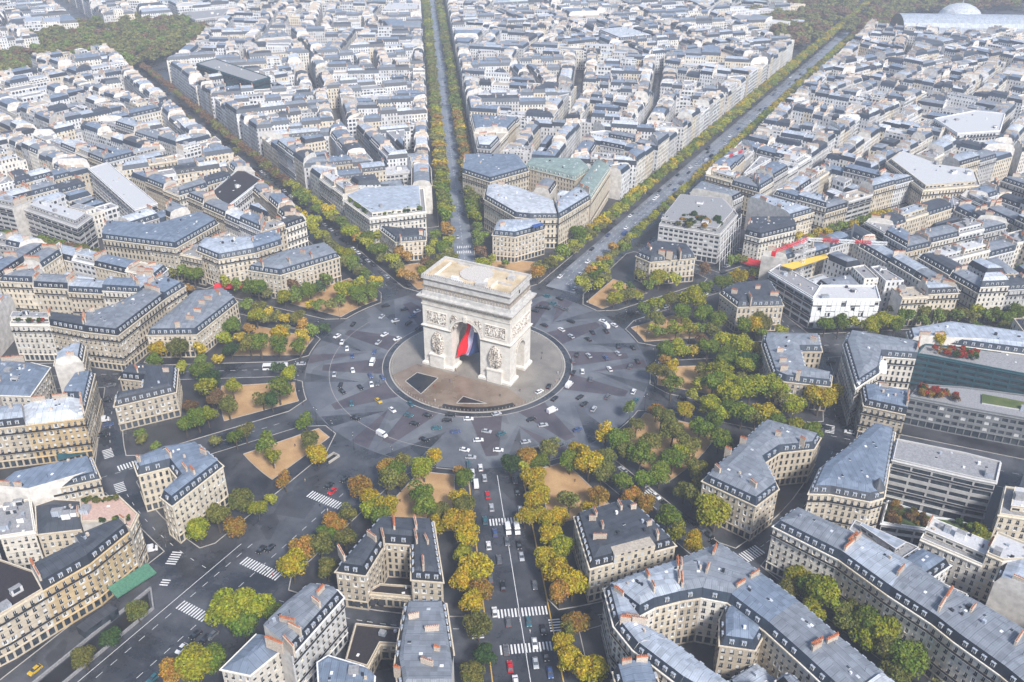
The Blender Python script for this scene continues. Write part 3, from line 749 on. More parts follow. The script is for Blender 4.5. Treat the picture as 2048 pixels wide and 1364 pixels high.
hand([(167,836),(189,748),(160,752),(128,798),(162,798)],20,'sspcp',wallc='beige',top='zincblue',steep='slateblue',label='beige building with small oval windows facing the narrow street of parked cars',**OK_)
hand([(0,790),(60,792),(100,735),(60,725),(0,728)],19,'cccpp',wallc='pale',roof='gable',top='zincblue',label='pale building with a long curved blue zinc roof behind the yellow fronted building',**OK_)
hand([(20,650),(100,651),(104,630),(30,628)],20,'spcp',wallc='pale',roof='terrace',top='flatgrey',label='pale building with shrubs on its terrace left of the triple balcony front',**OK_)
hand([(100,651),(172,664),(174,640),(104,630)],20,'spcp',wallc='beige',top='zincdark',steep='slate',label='beige building with full width dark balconies beside the terrace with shrubs',**OK_)
hand([(172,664),(236,671),(330,598),(290,585),(200,632),(174,640)],20,'sspcpp',wallc='beige',top='zinc',steep='slate',label='long beige corner building with a rounded slate roof across from the wedge shaped block',**OK_)
hand([(330,598),(371,572),(335,560),(290,585)],20,'sspc',wallc='beige',top='zincblue',steep='slateblue',label='beige building with patched blue roof at the end of the long corner building',**OK_)
a1=hand([(393,501),(437,519),(510,506),(500,480),(408,482)],19,'sspcs',wallc='cream',top='zincpale',steep='slateblue',label='cream building with a mitred corner above the small red awning',**OK_)
hand([(205,478),(352,496),(437,447),(410,432),(330,455),(218,448)],21,'ssspcp',wallc='cream',top='zincblue',steep='slateblue',label='long cream corner building with a dark blue roof behind the row of street trees',**OK_)
hand([(510,506),(563,489),(560,462),(500,480)],18,'spcp',wallc='beige',top='zincblue',steep='slateblue',label='beige building with blue roof between the mitred corner and the long cream block',**OK_)
# bottom centre
hand([(595,1193),(621,1172),(675,1181),(687,1195),(583,1312),(530,1267)],19.5,'sssspp',wallc='white',top='zinc',steep='slate',label='white building with a pale zinc roof and brown chimney rows by the bottom crossing',
     chim=ch([(635,1190,648,1176),(625,1200,640,1212),(560,1240,590,1246),(578,1252,602,1264),(522,1275,575,1297),(568,1278,588,1300)],19.5),nclut=4,**OK_)
hand([(514,1268),(566,1296),(500,1350),(443,1338)],17,'pccs',wallc='pale',roof='gable',top='zincblue',label='lower building with a ribbed blue zinc roof at the bottom left of the white building',**OK_)
hand([(811,1208),(892,1208),(907,1310),(902,1390),(800,1390),(790,1330),(797,1280)],20,'sspsccc'[:7],wallc='beige',top='zinc',steep='slate',label='building with a patched grey zinc roof beside the planted centre avenue',
     chim=ch([(817,1236,838,1232),(850,1260,878,1258),(868,1298,880,1300),(842,1322,866,1330),(788,1338,800,1342)],20),nclut=5,**OK_)
hand([(712,1249),(801,1259),(796,1290),(760,1288),(735,1335),(692,1322)],7,'sccccc',wallc='beige',roof='flat',top='flatdark',label='low annex with a black flat roof and a glass strip between two taller buildings',nclut=3,**OK_)
hand([(636,1325),(656,1312),(732,1335),(749,1350),(745,1400),(640,1400)],17,'ccpccc',wallc='white',roof='gable',top='zincblue',label='white walled building with a blue zinc roof at the bottom edge',**OK_)
# right: curved building, tent roof, teal glass, green roofs
hand([(1687,690),(1697,667),(1838,690),(1832,718),(1766,713),(1758,746),(1712,776)],20,'sspscss',wallc='pale',top='zinc',steep='slateblue',label='cream curved corner building with ribbon balconies beside the teal glass complex',nclut=7,**OK_)
hand([(1722,778),(1728,811),(1812,829),(1815,797)],17,'sspp',wallc='beige',top='zincblue',steep='slate',label='small beige building with a ribbed blue roof and a row of white dormers',**OK_)
tl=hand([(1833,709),(1859,713),(2060,752),(2062,712),(1960,700),(1850,690)],19,'sspccc',wallc='teal',roof='flat',top='flatgrey',style='strip',balc=False,label='dark teal glass offices with red and yellow shrubs on the roof',nclut=3,**OK_)
hand([(1814,664),(1897,650),(2080,676),(2080,712),(1897,688),(1820,684)],20,'sspcpc',wallc='pale',top='zincpale',steep='slateblue',label='long building with a pale blue zinc roof behind the teal glass offices',nclut=8,**OK_)
hand([(1819,795),(1926,816),(2070,842),(2070,795),(1925,776),(1838,770)],14,'sspccs',wallc='steel',roof='flat',top='flatgrey',style='o',fh=3.4,balc=False,label='black glass offices with a grass roof and red shrubs below the teal glass',nclut=2,**OK_)
hand([(1785,920),(1950,958),(1992,966),(2001,926),(1931,908),(1794,880)],21,'ssssss',wallc='grey',roof='flat',top='flatgrey',style='strip',label='dark glass office building in a pale concrete frame',nclut=8,**OK_)
hand([(1618,987),(1660,988),(1740,1003),(1768,995),(1790,865),(1746,852),(1690,900),(1640,938)],19,'sssscccs',wallc='cream',top='zincblue',steep='zincdark',label='ornate cream building with a round corner turret by the one-way street',nclut=10,**OK_)
hand([(1763,1047),(1866,1062),(1866,1034),(1775,1003)],8,'sscc',wallc='white',roof='flat',top='soil_green',style='strip',nclut=0,label='low white building with rust coloured plants on its roof behind the turret',**OK_)
hand([(1866,1082),(1990,1104),(1998,1066),(1900,1040),(1866,1036)],8,'ssccc',wallc='white',roof='flat',top='soil_green',style='strip',nclut=0,label='low white building with a yellow and green roof garden',**OK_)
hand([(1998,1030),(2080,1042),(2080,985),(2010,975)],19,'cccc',wallc='cream',roof='terrace',top='flatwhite',label='cream building with a white terrace at the picture edge above the roof garden',**OK_)
# long facade row on the avenue at the bottom corner
rw=[(1547,1053),(1677,1119),(1775,1190),(1862,1247),(1908,1284),(2000,1350),(2060,1400)]
rb=[(1590,1020),(1722,1080),(1824,1134),(1900,1185),(1960,1214),(2052,1270),(2120,1320)]
for i in range(6):
    hand([rw[i],rw[i+1],rb[i+1],rb[i]],20,'sp'+'c'+('s' if i==0 else 'p'),wallc=['pale','beige','pale','cream','pale','beige'][i],top='zinc' if i!=1 else 'zincpale',steep='slateblue' if i<2 else 'slate',
         label=['long pale building with a row of round dormers nearest the crossing','beige building with domed dormers next after the row of round dormers',
                'pale building third from the crossing in the long row facing the plane trees','cream building fourth from the crossing in the long row facing the plane trees',
                'pale building fifth from the crossing in the long row facing the plane trees','beige building sixth from the crossing in the long row facing the plane trees'][i],nclut=5,**OK_)
# SE block round a deep courtyard
oo=[(1209,1178),(1280,1150),(1354,1125),(1440,1092),(1529,1158),(1601,1212),(1683,1284),(1775,1360)]
ii=[(1278,1232),(1310,1215),(1360,1202),(1402,1195),(1455,1205),(1530,1262),(1600,1325),(1680,1400)]
lb=['corner building with a pale ribbed roof by the yellow plane trees','first building along the short front of the courtyard block','second building along the short front of the courtyard block',
    'corner building of the courtyard block at the crossing','courtyard block building just past the crossing corner','courtyard block building third from the crossing corner','courtyard block building at the bottom edge']
for i in range(7):
    hand([oo[i],ii[i],ii[i+1],oo[i+1]],20,('s' if i==0 else 'p')+'cps',wallc=['pale','cream','beige','pale','beige','cream','pale'][i],top=['zincpale','zincpale','zinc','zinc','zincblue','zinc','zinc'][i],steep='slateblue',label=lb[i],nclut=5,**OK_)
o2=[(1209,1178),(1228,1253),(1266,1300),(1357,1370),(1440,1420)]; i2=[(1278,1232),(1300,1262),(1350,1292),(1420,1345),(1500,1400)]
for i in range(4):
    hand([o2[i],o2[i+1],i2[i+1],i2[i]],20,'spcp',wallc='pale',top='zincpale',steep='slateblue',label=['courtyard block building whose slate slope faces the planted centre avenue','second courtyard block building down the centre avenue','third courtyard block building down the centre avenue','last courtyard block building down the centre avenue at the edge'][i],nclut=4,**OK_)
hand([(1440,1240),(1455,1207),(1530,1264),(1510,1300),(1440,1290)],17,'ccccc',wallc='beige',top='zincblue',steep='slateblue',label='inner wing with a blue roof beside the deep courtyard',**OK_)
# white sheeted site and neighbours
site=hand([(1538,544),(1626,597),(1640,575),(1560,530)],18,'ssss',wallc='white',roof='flat',top='flatgrey',style='strip',nclut=8,label='scaffolded glass office building under the tower crane',**OK_)
wb=hand([(1626,600),(1760,600),(1752,572),(1640,572)],17,'sscc',wallc='white',roof='flat',top='flatwhite',style='none' if 0 else 'o',nclut=8,label='building site wrapped in white sheeting',**OK_)
m=MB(); a,b=F([(1626,600),(1760,600)],17); L=math.dist(a,b); n_=((b[1]-a[1])/L*.7,-(b[0]-a[0])/L*.7)
for k in range(14):
    for j in range(5):
        if (k*5+j*3)%7==0: continue
        x0,x1=k/14,(k+.95)/14; p=(a[0]+(b[0]-a[0])*x0+n_[0],a[1]+(b[1]-a[1])*x0+n_[1]); q=(a[0]+(b[0]-a[0])*x1+n_[0],a[1]+(b[1]-a[1])*x1+n_[1])
        m.box((*p,1+j*3.3),(q[0]-p[0],q[1]-p[1],0),(n_[0]*.06,n_[1]*.06,0),(0,0,3.2 if (k+j)%3 else 2.6),'white_sheet')
m.obj('sheeting',wb)
hand([(1490,469),(1520,477),(1592,460),(1578,440),(1502,440)],19,'sspcp',wallc='pale',top='zincdark',steep='slate',label='pale corner building with a deep red awning round its foot',**OK_)
red=BUILT[-1]
for q in ([(1481,531),(1521,540)],[(1521,540),(1549,532)]): awning(red,F(q,0),0,'red_cloth',6.0,3.2,1.6,label='deep red awning')
gl=hand([(1318,450),(1440,470),(1475,430),(1450,402),(1362,394)],19,'ssssp',wallc='grey',roof='terrace',top='flatgrey',style='o',nclut=12,balc=False,label='steel and glass fronted building with slanting bars and trees on its roof',**OK_)
m=MB()
p0,p1=F([(1440,478),(1480,436)],19)
for k in range(9):
    f=k/8; x,y=p0[0]+(p1[0]-p0[0])*f,p0[1]+(p1[1]-p0[1])*f
    m.tube([(x+2.5,y-2,0),(x+.6,y-.5,20+(k%3))],.18,'white_paint',5)
    if k<8:
        g_=(k+1)/8; x2,y2=p0[0]+(p1[0]-p0[0])*g_,p0[1]+(p1[1]-p0[1])*g_
        for z in (5,10,15,20): m.tube([(x+2.2-z*.08,y-1.8+z*.06,z),(x2+2.2-z*.08,y2-1.8+z*.06,z)],.12,'white_paint',4)
m.obj('steel_frame',gl)
tg=hand([(688,401),(739,438),(852,425),(847,378),(730,383)],20,'ssspp',wallc='pale',roof='terrace',top='zincpale',style='o' if 0 else 'h',label='white building with a planted terrace all along its roof edge',nclut=5,**OK_)
# far landmarks
GF=dict(detail=1)
hand([(178,338),(270,420),(314,407),(215,326)],22,'ssss',wallc='white',roof='flat',top='flatwhite',style='strip',nclut=6,label='long white office building with a slanting teal glass side',**GF)
hand([(417,390),(458,412),(523,361),(480,337)],21,'ssss',wallc='white',roof='flat',top='flatdark',style='o',nclut=6,label='white gridded building with a black sunken flat roof',**GF)
hand([(49,419),(154,456),(185,433),(82,403)],20,'ssss',wallc='grey',roof='terrace',top='flatwhite',style='strip',nclut=6,label='office block with a dark gridded front and a stepped white roof',**GF)
hand([(393,128),(505,165),(540,155),(430,118)],26,'ssss',wallc='teal',roof='flat',top='flatgrey',style='strip',nclut=8,label='long dark glass building with vertical fins in the distance',**GF)
hand([(1868,238),(1915,268),(2000,262),(2010,228),(1950,222)],24,'sssss',wallc='white',roof='flat',top='flatwhite',style='o',nclut=8,label='white gridded office block far behind the cream stepped building',**GF)
hand([(1772,325),(1846,382),(1960,372),(1950,345),(1880,335),(1800,305)],22,'sssscc',wallc='cream',roof='terrace',top='flatwhite',style='h',nclut=8,label='cream office building stepping up in white terraces',**GF)
hand([(925,346),(980,364),(1058,342),(1040,318),(930,318)],21,'ssspp',wallc='cream',top='zincblue',steep='slateblue',label='cream corner building with a curved blue slate roof behind the planted avenue',**GF)
hand([(968,398),(1030,434),(1060,437),(1118,437),(1110,408),(1040,382),(972,378)],20,'sssscps',wallc='cream',top='zincwhite',steep='slateblue',label='cream building with a white sheet roof behind the blue tarpaulin',**GF)
hand([(1118,437),(1140,424),(1182,398),(1150,380),(1110,408)],21,'sspcp',wallc='cream',top='zincpale',steep='slateblue',label='cream building on the avenue corner behind the blue tarpaulin building',**GF)
hand([(1182,398),(1220,340),(1190,325),(1150,380)],22,'spcp',wallc='cream',top='copper',steep='copper',label='long cream building with a green copper roof on the wide avenue',**GF)
hand([(1050,335),(1150,360),(1180,340),(1160,322),(1060,322)],20,'ccccc',wallc='beige',top='copper',steep='copper',label='inner building with a pale green copper roof',**GF)
NHAND=len(BUILT)
ZONES.append(ccw(F([(1630,700),(1665,640),(1740,612),(1810,640),(1800,665),(1695,664),(1686,700)],17)))   # street and trees, nothing built

# ------------------------------------------------------------------ generated city blocks
MONCEAU=F([(-120,270),(-60,170),(0,130),(60,90),(110,70),(250,48),(410,52),(410,112),(330,128),(290,142),(235,160),(130,140),(40,172),(-20,215)],0)
CG1=F([(1420,-10),(1760,-10),(1690,40),(1610,105),(1560,100),(1500,45),(1430,30)],0)
CG2=F([(1770,-10),(2048,-10),(2060,20),(1800,35),(1765,95),(1700,100),(1690,75)],0)
PALACE=F([(1785,90),(2100,95),(2100,20),(1800,20)],0)
WOODS=[(196,28),(0,0)]
def inview(p,z=10,mx=520,my=170):
    for q in p:
        x,y,d=PX((*q,z))
        if d>1 and -mx<x<PW+mx and -my<y<PH+620: return True
    return False
BLK=[]
def split(poly,amax,gap,depth,rs,path):
    A=area(poly)
    if A<500 or not inview(poly): return
    n=len(poly)
    # principal direction from the longest edge
    k=max(range(n),key=lambda i:math.dist(poly[i],poly[(i+1)%n])); a,b=poly[k],poly[(k+1)%n]; L=math.dist(a,b); t=((b[0]-a[0])/L,(b[1]-a[1])/L)
    us=[(q[0]*t[0]+q[1]*t[1]) for q in poly]; vs=[(-q[0]*t[1]+q[1]*t[0]) for q in poly]; du,dv=max(us)-min(us),max(vs)-min(vs)
    if A<amax*rs.uniform(.75,1.35) or depth>9: BLK.append((poly,path)); return
    if dv>du: t=(-t[1],t[0]); us=vs
    ja=rs.uniform(-.12,.12); t2=(t[0]*math.cos(ja)-t[1]*math.sin(ja),t[0]*math.sin(ja)+t[1]*math.cos(ja))
    c=cen(poly); m=min(us)+(max(us)-min(us))*rs.uniform(.42,.58); o=m-(c[0]*t[0]+c[1]*t[1]); pt=(c[0]+t[0]*o,c[1]+t[1]*o)
    p1=clip(poly,(pt[0]+t2[0]*gap/2,pt[1]+t2[1]*gap/2),t2); p2=clip(poly,(pt[0]-t2[0]*gap/2,pt[1]-t2[1]*gap/2),(-t2[0],-t2[1]))
    for q in (p1,p2):
        if len(q)>=3: split(q,amax,max(7.5,gap-1),depth+1,rs,path)
for i in range(12):
    a,b,A,B=sector(i)
    if a[0]=='foch' and 0: continue
    if a[0]=='foch' or (a[0]=='foch'): pass
    da,db=adir(a[1]),adir(b[1]); m=(A+B)/2; half=(B-A)/2
    big=[POL(0.1,m),POL(2600,A),POL(2600,m),POL(2600,B)]; big=ccw(big)
    na=(da[1],-da[0]); nb_=(-db[1],db[0]); hwR=27.5 if a[0]=='champs' else a[2]
    p=clip(big,(na[0]*hwR,na[1]*hwR),na); p=clip(p,(nb_[0]*b[2],nb_[1]*b[2]),nb_)
    dm=adir(m); p=clip(p,(dm[0]*(R2*math.cos(R(half))+5),dm[1]*(R2*math.cos(R(half))+5)),dm)
    p=clip(p,(dm[0]*1750,dm[1]*1750),(-dm[0],-dm[1]))
    if a[0]=='foch': p=clip(p,(dm[0]*262,dm[1]*262),dm)
    rs=random.Random(100+i); cuts=[250,345,460,600] if a[0]!='foch' else [345,460,600]; prev=p
    for k,cx in enumerate(cuts):
        near=clip(prev,(dm[0]*cx,dm[1]*cx),(-dm[0],-dm[1])); prev=clip(prev,(dm[0]*(cx+11),dm[1]*(cx+11)),dm)
        if len(near)>2: split(near,5200 if k<2 else 6500,10,0,rs,(i,k))
    if len(prev)>2: split(prev,5200,10,0,rs,(i,4))
PARC=[]
def taken(poly):
    c=cen(poly)
    for z in ZONES:
        if inside(c,z): return True
        for q in poly:
            if inside((c[0]*.3+q[0]*.7,c[1]*.3+q[1]*.7),z): return True
        for q in z:
            qq=cen(z)
            if inside((q[0]*.8+qq[0]*.2,q[1]*.8+qq[1]*.2),poly): return True
    return False
pvm=MB(); kbm=MB()
def parcels(poly,path,bi):
    rs=random.Random(bi*7+3); c=cen(poly)
    if any(inside(c,z) for z in (MONCEAU,CG1,CG2,PALACE)): return
    o=offset(poly,-3.2)
    if math.hypot(*c)<900: pvm.prism(o,0,.12,'pavement')
    if math.hypot(*c)<420: ribbon(kbm,o+[o[0]],.3,.15,'kerb_stone',0)
    dist=math.hypot(c[0]-CAM[0],c[1]-CAM[1]); n=len(poly)
    Hb=rs.uniform(18.5,21.5); fl=rs.random()
    D=rs.uniform(11,14.5); wv=rs.uniform(9,22); inr=area(poly)/perim(poly)*2
    k=0
    def add(q,kinds,H,inner=False):
        nonlocal k
        if area(q)<35: return
        PARC.append([q,kinds,H,path,bi,k,inner]); k+=1
    if dist>520 and rs.random()<.05 and n>3 and area(poly)<3800:
        q=offset(poly,2); add(q,['s']*n,Hb+rs.uniform(-4,5)); return
    if inr<D*1.75:
        # one slab split across
        kk=max(range(n),key=lambda i:math.dist(poly[i],poly[(i+1)%n])); a,b=poly[kk],poly[(kk+1)%n]; L=math.dist(a,b); t=((b[0]-a[0])/L,(b[1]-a[1])/L)
        u0=min(q[0]*t[0]+q[1]*t[1] for q in poly); u1=max(q[0]*t[0]+q[1]*t[1] for q in poly); m=max(1,int((u1-u0)/19))
        for j in range(m):
            f0=u0+(u1-u0)*j/m; f1=u0+(u1-u0)*(j+1)/m; q=clip(poly,(t[0]*f0,t[1]*f0),t); q=clip(q,(t[0]*f1,t[1]*f1),(-t[0],-t[1]))
            if len(q)>=3:
                q=ccw(q); kd=[]
                for e in range(len(q)):
                    A,B=q[e],q[(e+1)%len(q)]; l=max(math.dist(A,B),1e-6); dd=abs((B[0]-A[0])*t[0]+(B[1]-A[1])*t[1])/l
                    mid=((A[0]+B[0])/2*t[0]+(A[1]+B[1])/2*t[1]); kd.append('p' if dd<.1 and (abs(mid-f0)<.3 and j>0 or abs(mid-f1)<.3 and j<m-1) else 's')
                add(q,kd,Hb+rs.uniform(-1.5,1.5))
        return
    inn=offset(poly,D)
    for i in range(n):
        a,b=poly[i],poly[(i+1)%n]; A,B=inn[i],inn[(i+1)%n]; L=math.dist(a,b)
        if L<4: continue
        l=L; t=((b[0]-a[0])/l,(b[1]-a[1])/l)
        sA=(A[0]-a[0])*t[0]+(A[1]-a[1])*t[1]; sB=(B[0]-a[0])*t[0]+(B[1]-a[1])*t[1]
        if sB-sA<2: 
            continue
        m=max(1,int(round(L/(rs.uniform(15,22) if dist<700 else wv*rs.uniform(.8,1.3))))); cu=[0]+[max(0,min(L,(j+rs.uniform(-.12,.12))*L/m)) for j in range(1,m)]+[L]
        for j in range(m):
            s0,s1=cu[j],cu[j+1]; q0=max(sA,min(sB,s0)) if j else sA; q1=max(sA,min(sB,s1)) if j<m-1 else sB
            P=lambda s,base: (base[0]+t[0]*s,base[1]+t[1]*s)
            i0=(A[0]+t[0]*(q0-sA),A[1]+t[1]*(q0-sA)); i1=(A[0]+t[0]*(q1-sA),A[1]+t[1]*(q1-sA))
            q=[P(s0,a),P(s1,a),i1,i0]
            if math.dist(i0,i1)<1: q=[P(s0,a),P(s1,a),i1]; kd=['s','p','p']
            else: kd=['s','p','c','p']
            add(q,kd,Hb+rs.choice((-3.2,-1,0,0,1,2.4))+rs.uniform(-.6,.6))
    # interior wings
    cin=area(inn)
    if cin>420:
        ko=offset(inn,rs.uniform(5,7.5))
        if area(ko)>120 and area(ko)<cin:
            sub=[ko]
            def sp(p,lim):
                if area(p)<lim: return [p]
                n_=len(p); k2=max(range(n_),key=lambda i:math.dist(p[i],p[(i+1)%n_])); a,b=p[k2],p[(k2+1)%n_]; L=math.dist(a,b); t=((b[0]-a[0])/L,(b[1]-a[1])/L)
                c_=cen(p); g_=rs.choice((0.05,0.05,4.5)); r=[]
                for s in (1,-1):
                    q=clip(p,(c_[0]+t[0]*s*g_/2,c_[1]+t[1]*s*g_/2),(t[0]*s,t[1]*s))
                    if len(q)>2 and area(q)>30: r+=sp(q,lim)
                return r
            for q in sp(ko,rs.uniform(170,330)): add(ccw(q),['c']*len(q),Hb-rs.choice((0,2,4,7,12)),True)
for bi,(p,path) in enumerate(BLK): parcels(ccw(p),path,bi)
structure('pavement_outer',pvm); structure('kerb_outer',kbm)
print('blocks',len(BLK),'parcels',len(PARC),time.time()-T0)
cand=[]
for pr in PARC:
    q=pr[0]
    if taken(q): continue
    c=cen(q); x,y,d=PX((*c,pr[2]))
    if d<1 or x<-520 or x>PW+520 or y<-90 or y>PH+900: continue
    inv=-25<x<PW+25 and -10<y<PH+40
    cand.append(((area(q)+250)/d**2*(1 if inv else .15)*(.55 if pr[6] else 1),pr,d))
cand.sort(key=lambda s:-s[0])
ORD=['first','second','third','fourth','fifth','sixth','seventh','eighth','ninth','tenth','eleventh','twelfth','thirteenth','fourteenth','fifteenth','sixteenth','seventeenth','eighteenth','nineteenth','twentieth']
ORD+=['twenty-'+o for o in ORD[:9]]+['thirtieth']+['thirty-'+o for o in ORD[:9]]+['fortieth']+['forty-'+o for o in ORD[:9]]+['fiftieth']+['fifty-'+o for o in ORD[:9]]
SEC={'champs':'below the distant red crane','marceau':'behind the white-sheeted site','iena':'behind the teal glass offices','kleber':'behind the ornate turret','hugo':'behind the courtyard block',
     'foch':'below the slate court','armee':'behind the pink terrace','carnot':'behind the yellow front','macmahon':'behind the wedge shaped block','wagram':'below the wooded park','hoche':'behind the planted terrace','friedland':'behind the blue tarpaulin'}
def bear(c):
    b_=math.degrees(math.atan2(c[0],c[1])); return b_
used={}
stuff=MB(); NIND=300-NHAND-2
TOPN={'zinc':'grey zinc','zincpale':'pale zinc','zincdark':'dark zinc','zincblue':'blue zinc','zincwhite':'whitish','copper':'green copper','flatgrey':'flat grey','flatbeige':'flat beige','flatwhite':'flat white'}
rank={}
for s_,pr,d in cand[:NIND]: rank.setdefault((pr[3][0],pr[3][1]),[]).append(((bear(cen(pr[0]))-AV[pr[3][0]][1]+5)%360,pr[4],pr[5]))
for v in rank.values(): v.sort()
rank={(a_,b_):i for v in rank.values() for i,(x_,a_,b_) in enumerate(v)}
for ci,(s_,pr,d) in enumerate(cand):
    q,kd,H,path,bi,k,inner=pr
    rs=random.Random(bi*131+k*17+5); u=rs.random(); tp=None
    wc=rs.choice(['cream','cream','beige','pale','pale','white','grey','cream'] if not inner else ['pale','white','beige','grey'])
    if d>650: wc=rs.choice(['pale','white','grey','cream','white','grey']); tp=None  # beyond this depth walls come whiter and greyer, haze put into their colour
    tp=rs.choice(['zinc','zinc','zincpale','zincblue','zincpale','zincdark','zincwhite','zincblue']) if tp is None and d<=650 else rs.choice(['zincpale','zincwhite','zincblue','zincblue','zinc','zinc','zincdark'])
    sm=rs.choice(['slateblue','slate','slateblue']); style='h'; rf='mansard'
    if u<.16: rf='terrace'; tp=rs.choice(['flatwhite','flatgrey','zincpale']); 
    elif u<.27: rf='flat'; tp=rs.choice(['flatgrey','flatbeige','flatwhite','flatgrey'])
    elif inner and u<.45 and d<650: rf='gable'
    elif inner: H-=rs.choice((0,3,6))
    if rf!='mansard' and rs.random()<.5: style=rs.choice(['o','o','strip']); wc=rs.choice(['white','grey','pale'])
    if ci<NIND:
        near=ci<24
        nm=AV[path[0]][0]; key=(nm,path[1]); used[key]=used.get(key,0)+1; cnt=used[key]
        used_b=bi
        lab='%s %s-roofed building, %s clockwise in %s row %s'%({'cream':'cream','beige':'beige','pale':'pale','white':'white','grey':'grey'}[wc],TOPN[tp].replace(' ','-'),ORD[min(rank[(bi,k)],len(ORD)-1)],ORD[path[1]],SEC[nm])
        if inner: lab=lab.replace('building','courtyard building',1)
        building(q,H,kd,wc,rf,tp,sm,detail=2 if near else 1,style=style,label=lab,group='city buildings beyond the ring street',seed=bi*50+k,nwin=36)
    else:
        building(q,H,kd,wc,rf,tp,sm,detail=0,style=style,sink=stuff,seed=bi*50+k)
stuff.obj('distant_buildings',kind='stuff',label='mass of zinc roofed buildings fading into the haze towards the horizon',cat='buildings')
print('individual',len(BUILT),'stuff faces',len(stuff.f),time.time()-T0)

# ================================================================== THE ARCH
b=NB('arc_stone'); f=b.range(b.noise(.35,5,.6),.35,.65,0,1); f2=b.noise(2.2,5,.7)
c_=b.mix(f,(.60,.555,.49),(.76,.725,.665)); c_=b.hsv(c_,b.range(f2,.3,.75,.84,1.1))
u,v=b.uv(); jo=b.math('LESS_THAN',b.math('FRACT',b.math('DIVIDE',v,1.1)),.05); c_=b.mix(b.math('MULTIPLY',jo,.3),c_,(.3,.27,.23)); M['arc_stone']=b.done(c_,.85)
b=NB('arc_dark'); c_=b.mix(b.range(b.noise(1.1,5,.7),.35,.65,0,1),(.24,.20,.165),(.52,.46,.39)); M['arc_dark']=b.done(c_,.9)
b=NB('arc_attic'); c_=b.mix(b.range(b.noise(.5,5,.7),.35,.65,0,1),(.38,.37,.36),(.60,.58,.55)); u,v=b.uv()
jo=b.math('LESS_THAN',b.math('FRACT',b.math('DIVIDE',v,1.25)),.06); c_=b.mix(b.math('MULTIPLY',jo,.4),c_,(.2,.19,.18)); M['arc_attic']=b.done(c_,.85)
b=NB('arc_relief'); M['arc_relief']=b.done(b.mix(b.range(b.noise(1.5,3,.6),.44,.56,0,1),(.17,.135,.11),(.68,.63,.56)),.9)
simple('arc_shade_line',(.17,.15,.13),.9)  # dark lines along the arch's bands: shading put into colour, with weather stain
ground('terrace_stone',(.44,.33,.19),(.62,.52,.38),.12,rr=(.6,.8)); simple('mosaic',(.52,.48,.44),.7,var=.35,scale=2)
SX,SZ=1.035,.985
arc=empty('triumphal_arch',(0,0,.14),R(0),'huge pale stone triumphal arch with a flag hanging in its vault','arch')
def am(m,name,parent=None,label=None,smooth=False,xf=True):
    m.v=[(x*SX,y*SX,z*SZ) for x,y,z in m.v]
    o=m.obj(name,parent or arc,off=(0,0,0),label=label,smooth=smooth); return o
def archprism(wd,spring,length,axis,n=24):
    r=wd/2; pr=[(-r,-2)]+[(-r,spring)]+[(-r*math.cos(math.pi*i/n),spring+r*math.sin(math.pi*i/n)) for i in range(1,n)]+[(r,spring),(r,-2)]
    m=MB(); k=len(pr)
    for e in (-length/2,length/2): m.v+= [((p[0],e,p[1]) if axis=='y' else (e,p[0],p[1])) for p in pr]
    m.mi('arc_stone'); m.f.append(tuple(range(k))); m.m.append(0); m.f.append(tuple(reversed(range(k,2*k)))); m.m.append(0)
    for i in range(k): j=(i+1)%k; m.f.append((i,i+k,j+k,j)); m.m.append(0)
    o=bpy.data.objects.new('cutter',m.mesh('cutter')); C.objects.link(o)
    import bmesh
    bm=bmesh.new(); bm.from_mesh(o.data); bmesh.ops.recalc_face_normals(bm,faces=bm.faces); bm.to_mesh(o.data); bm.free()
    return o
bd=MB(); bd.box((-22.2,-11,0),(44.4,0,0),(0,22,0),(0,0,33.4),'arc_stone'); body=am(bd,'body')
cut=[archprism(14.6*SX,21.6*SZ,60,'y'),archprism(8.4*SX,14.3*SZ,60,'x')]
for k in cut:
    md=body.modifiers.new('b','BOOLEAN'); md.object=k; md.operation='DIFFERENCE'; md.solver='EXACT'
dg=bpy.context.evaluated_depsgraph_get(); me=bpy.data.meshes.new_from_object(body.evaluated_get(dg)); body.modifiers.clear(); body.data=me
me.materials.clear(); me.materials.append(M['arc_stone'])
for k in cut: bpy.data.objects.remove(k)
def ringbox(m,x,y,z0,z1,mat,x2=None,y2=None):
    x2=x if x2 is None else x2; y2=y if y2 is None else y2
    lo=[(-x,-y,z0),(x,-y,z0),(x,y,z0),(-x,y,z0)]; hi=[(-x2,-y2,z1),(x2,-y2,z1),(x2,y2,z1),(-x2,y2,z1)]
    for i in range(4): j=(i+1)%4; m.face([lo[i],lo[j],hi[j],hi[i]],mat)
    m.face(hi,mat); m.face(lo[::-1],mat)
m=MB(); ringbox(m,22.6,11.4,33.4,34.0,'arc_stone'); ringbox(m,22.35,11.15,34.0,36.6,'arc_dark')
for i in range(74):                                    # frieze figures
    for s in (-1,1):
        x=-21.9+i*.6; h=rng.uniform(1.5,2.3); m.box((x,s*11.15-(.28 if s<0 else 0),34.1),(.38,0,0),(0,.28,0),(0,0,h),'arc_stone')
for i in range(36):
    for s in (-1,1):
        y=-10.8+i*.6; h=rng.uniform(1.5,2.3); m.box((s*22.35-(.28 if s<0 else 0),y,34.1),(.28,0,0),(0,.38,0),(0,0,h),'arc_stone')
am(m,'frieze')
m=MB(); ringbox(m,22.5,11.3,36.6,37.0,'arc_shade_line'); ringbox(m,23.3,12.1,37.0,37.9,'arc_stone',24.1,12.9); ringbox(m,24.1,12.9,37.9,38.4,'arc_attic')
for i in range(60):
    for s in (-1,1): m.box((-23+i*.78,s*12.1-(.5 if s<0 else 0),37.05),(.36,0,0),(0,.5,0),(0,0,.5),'arc_dark')
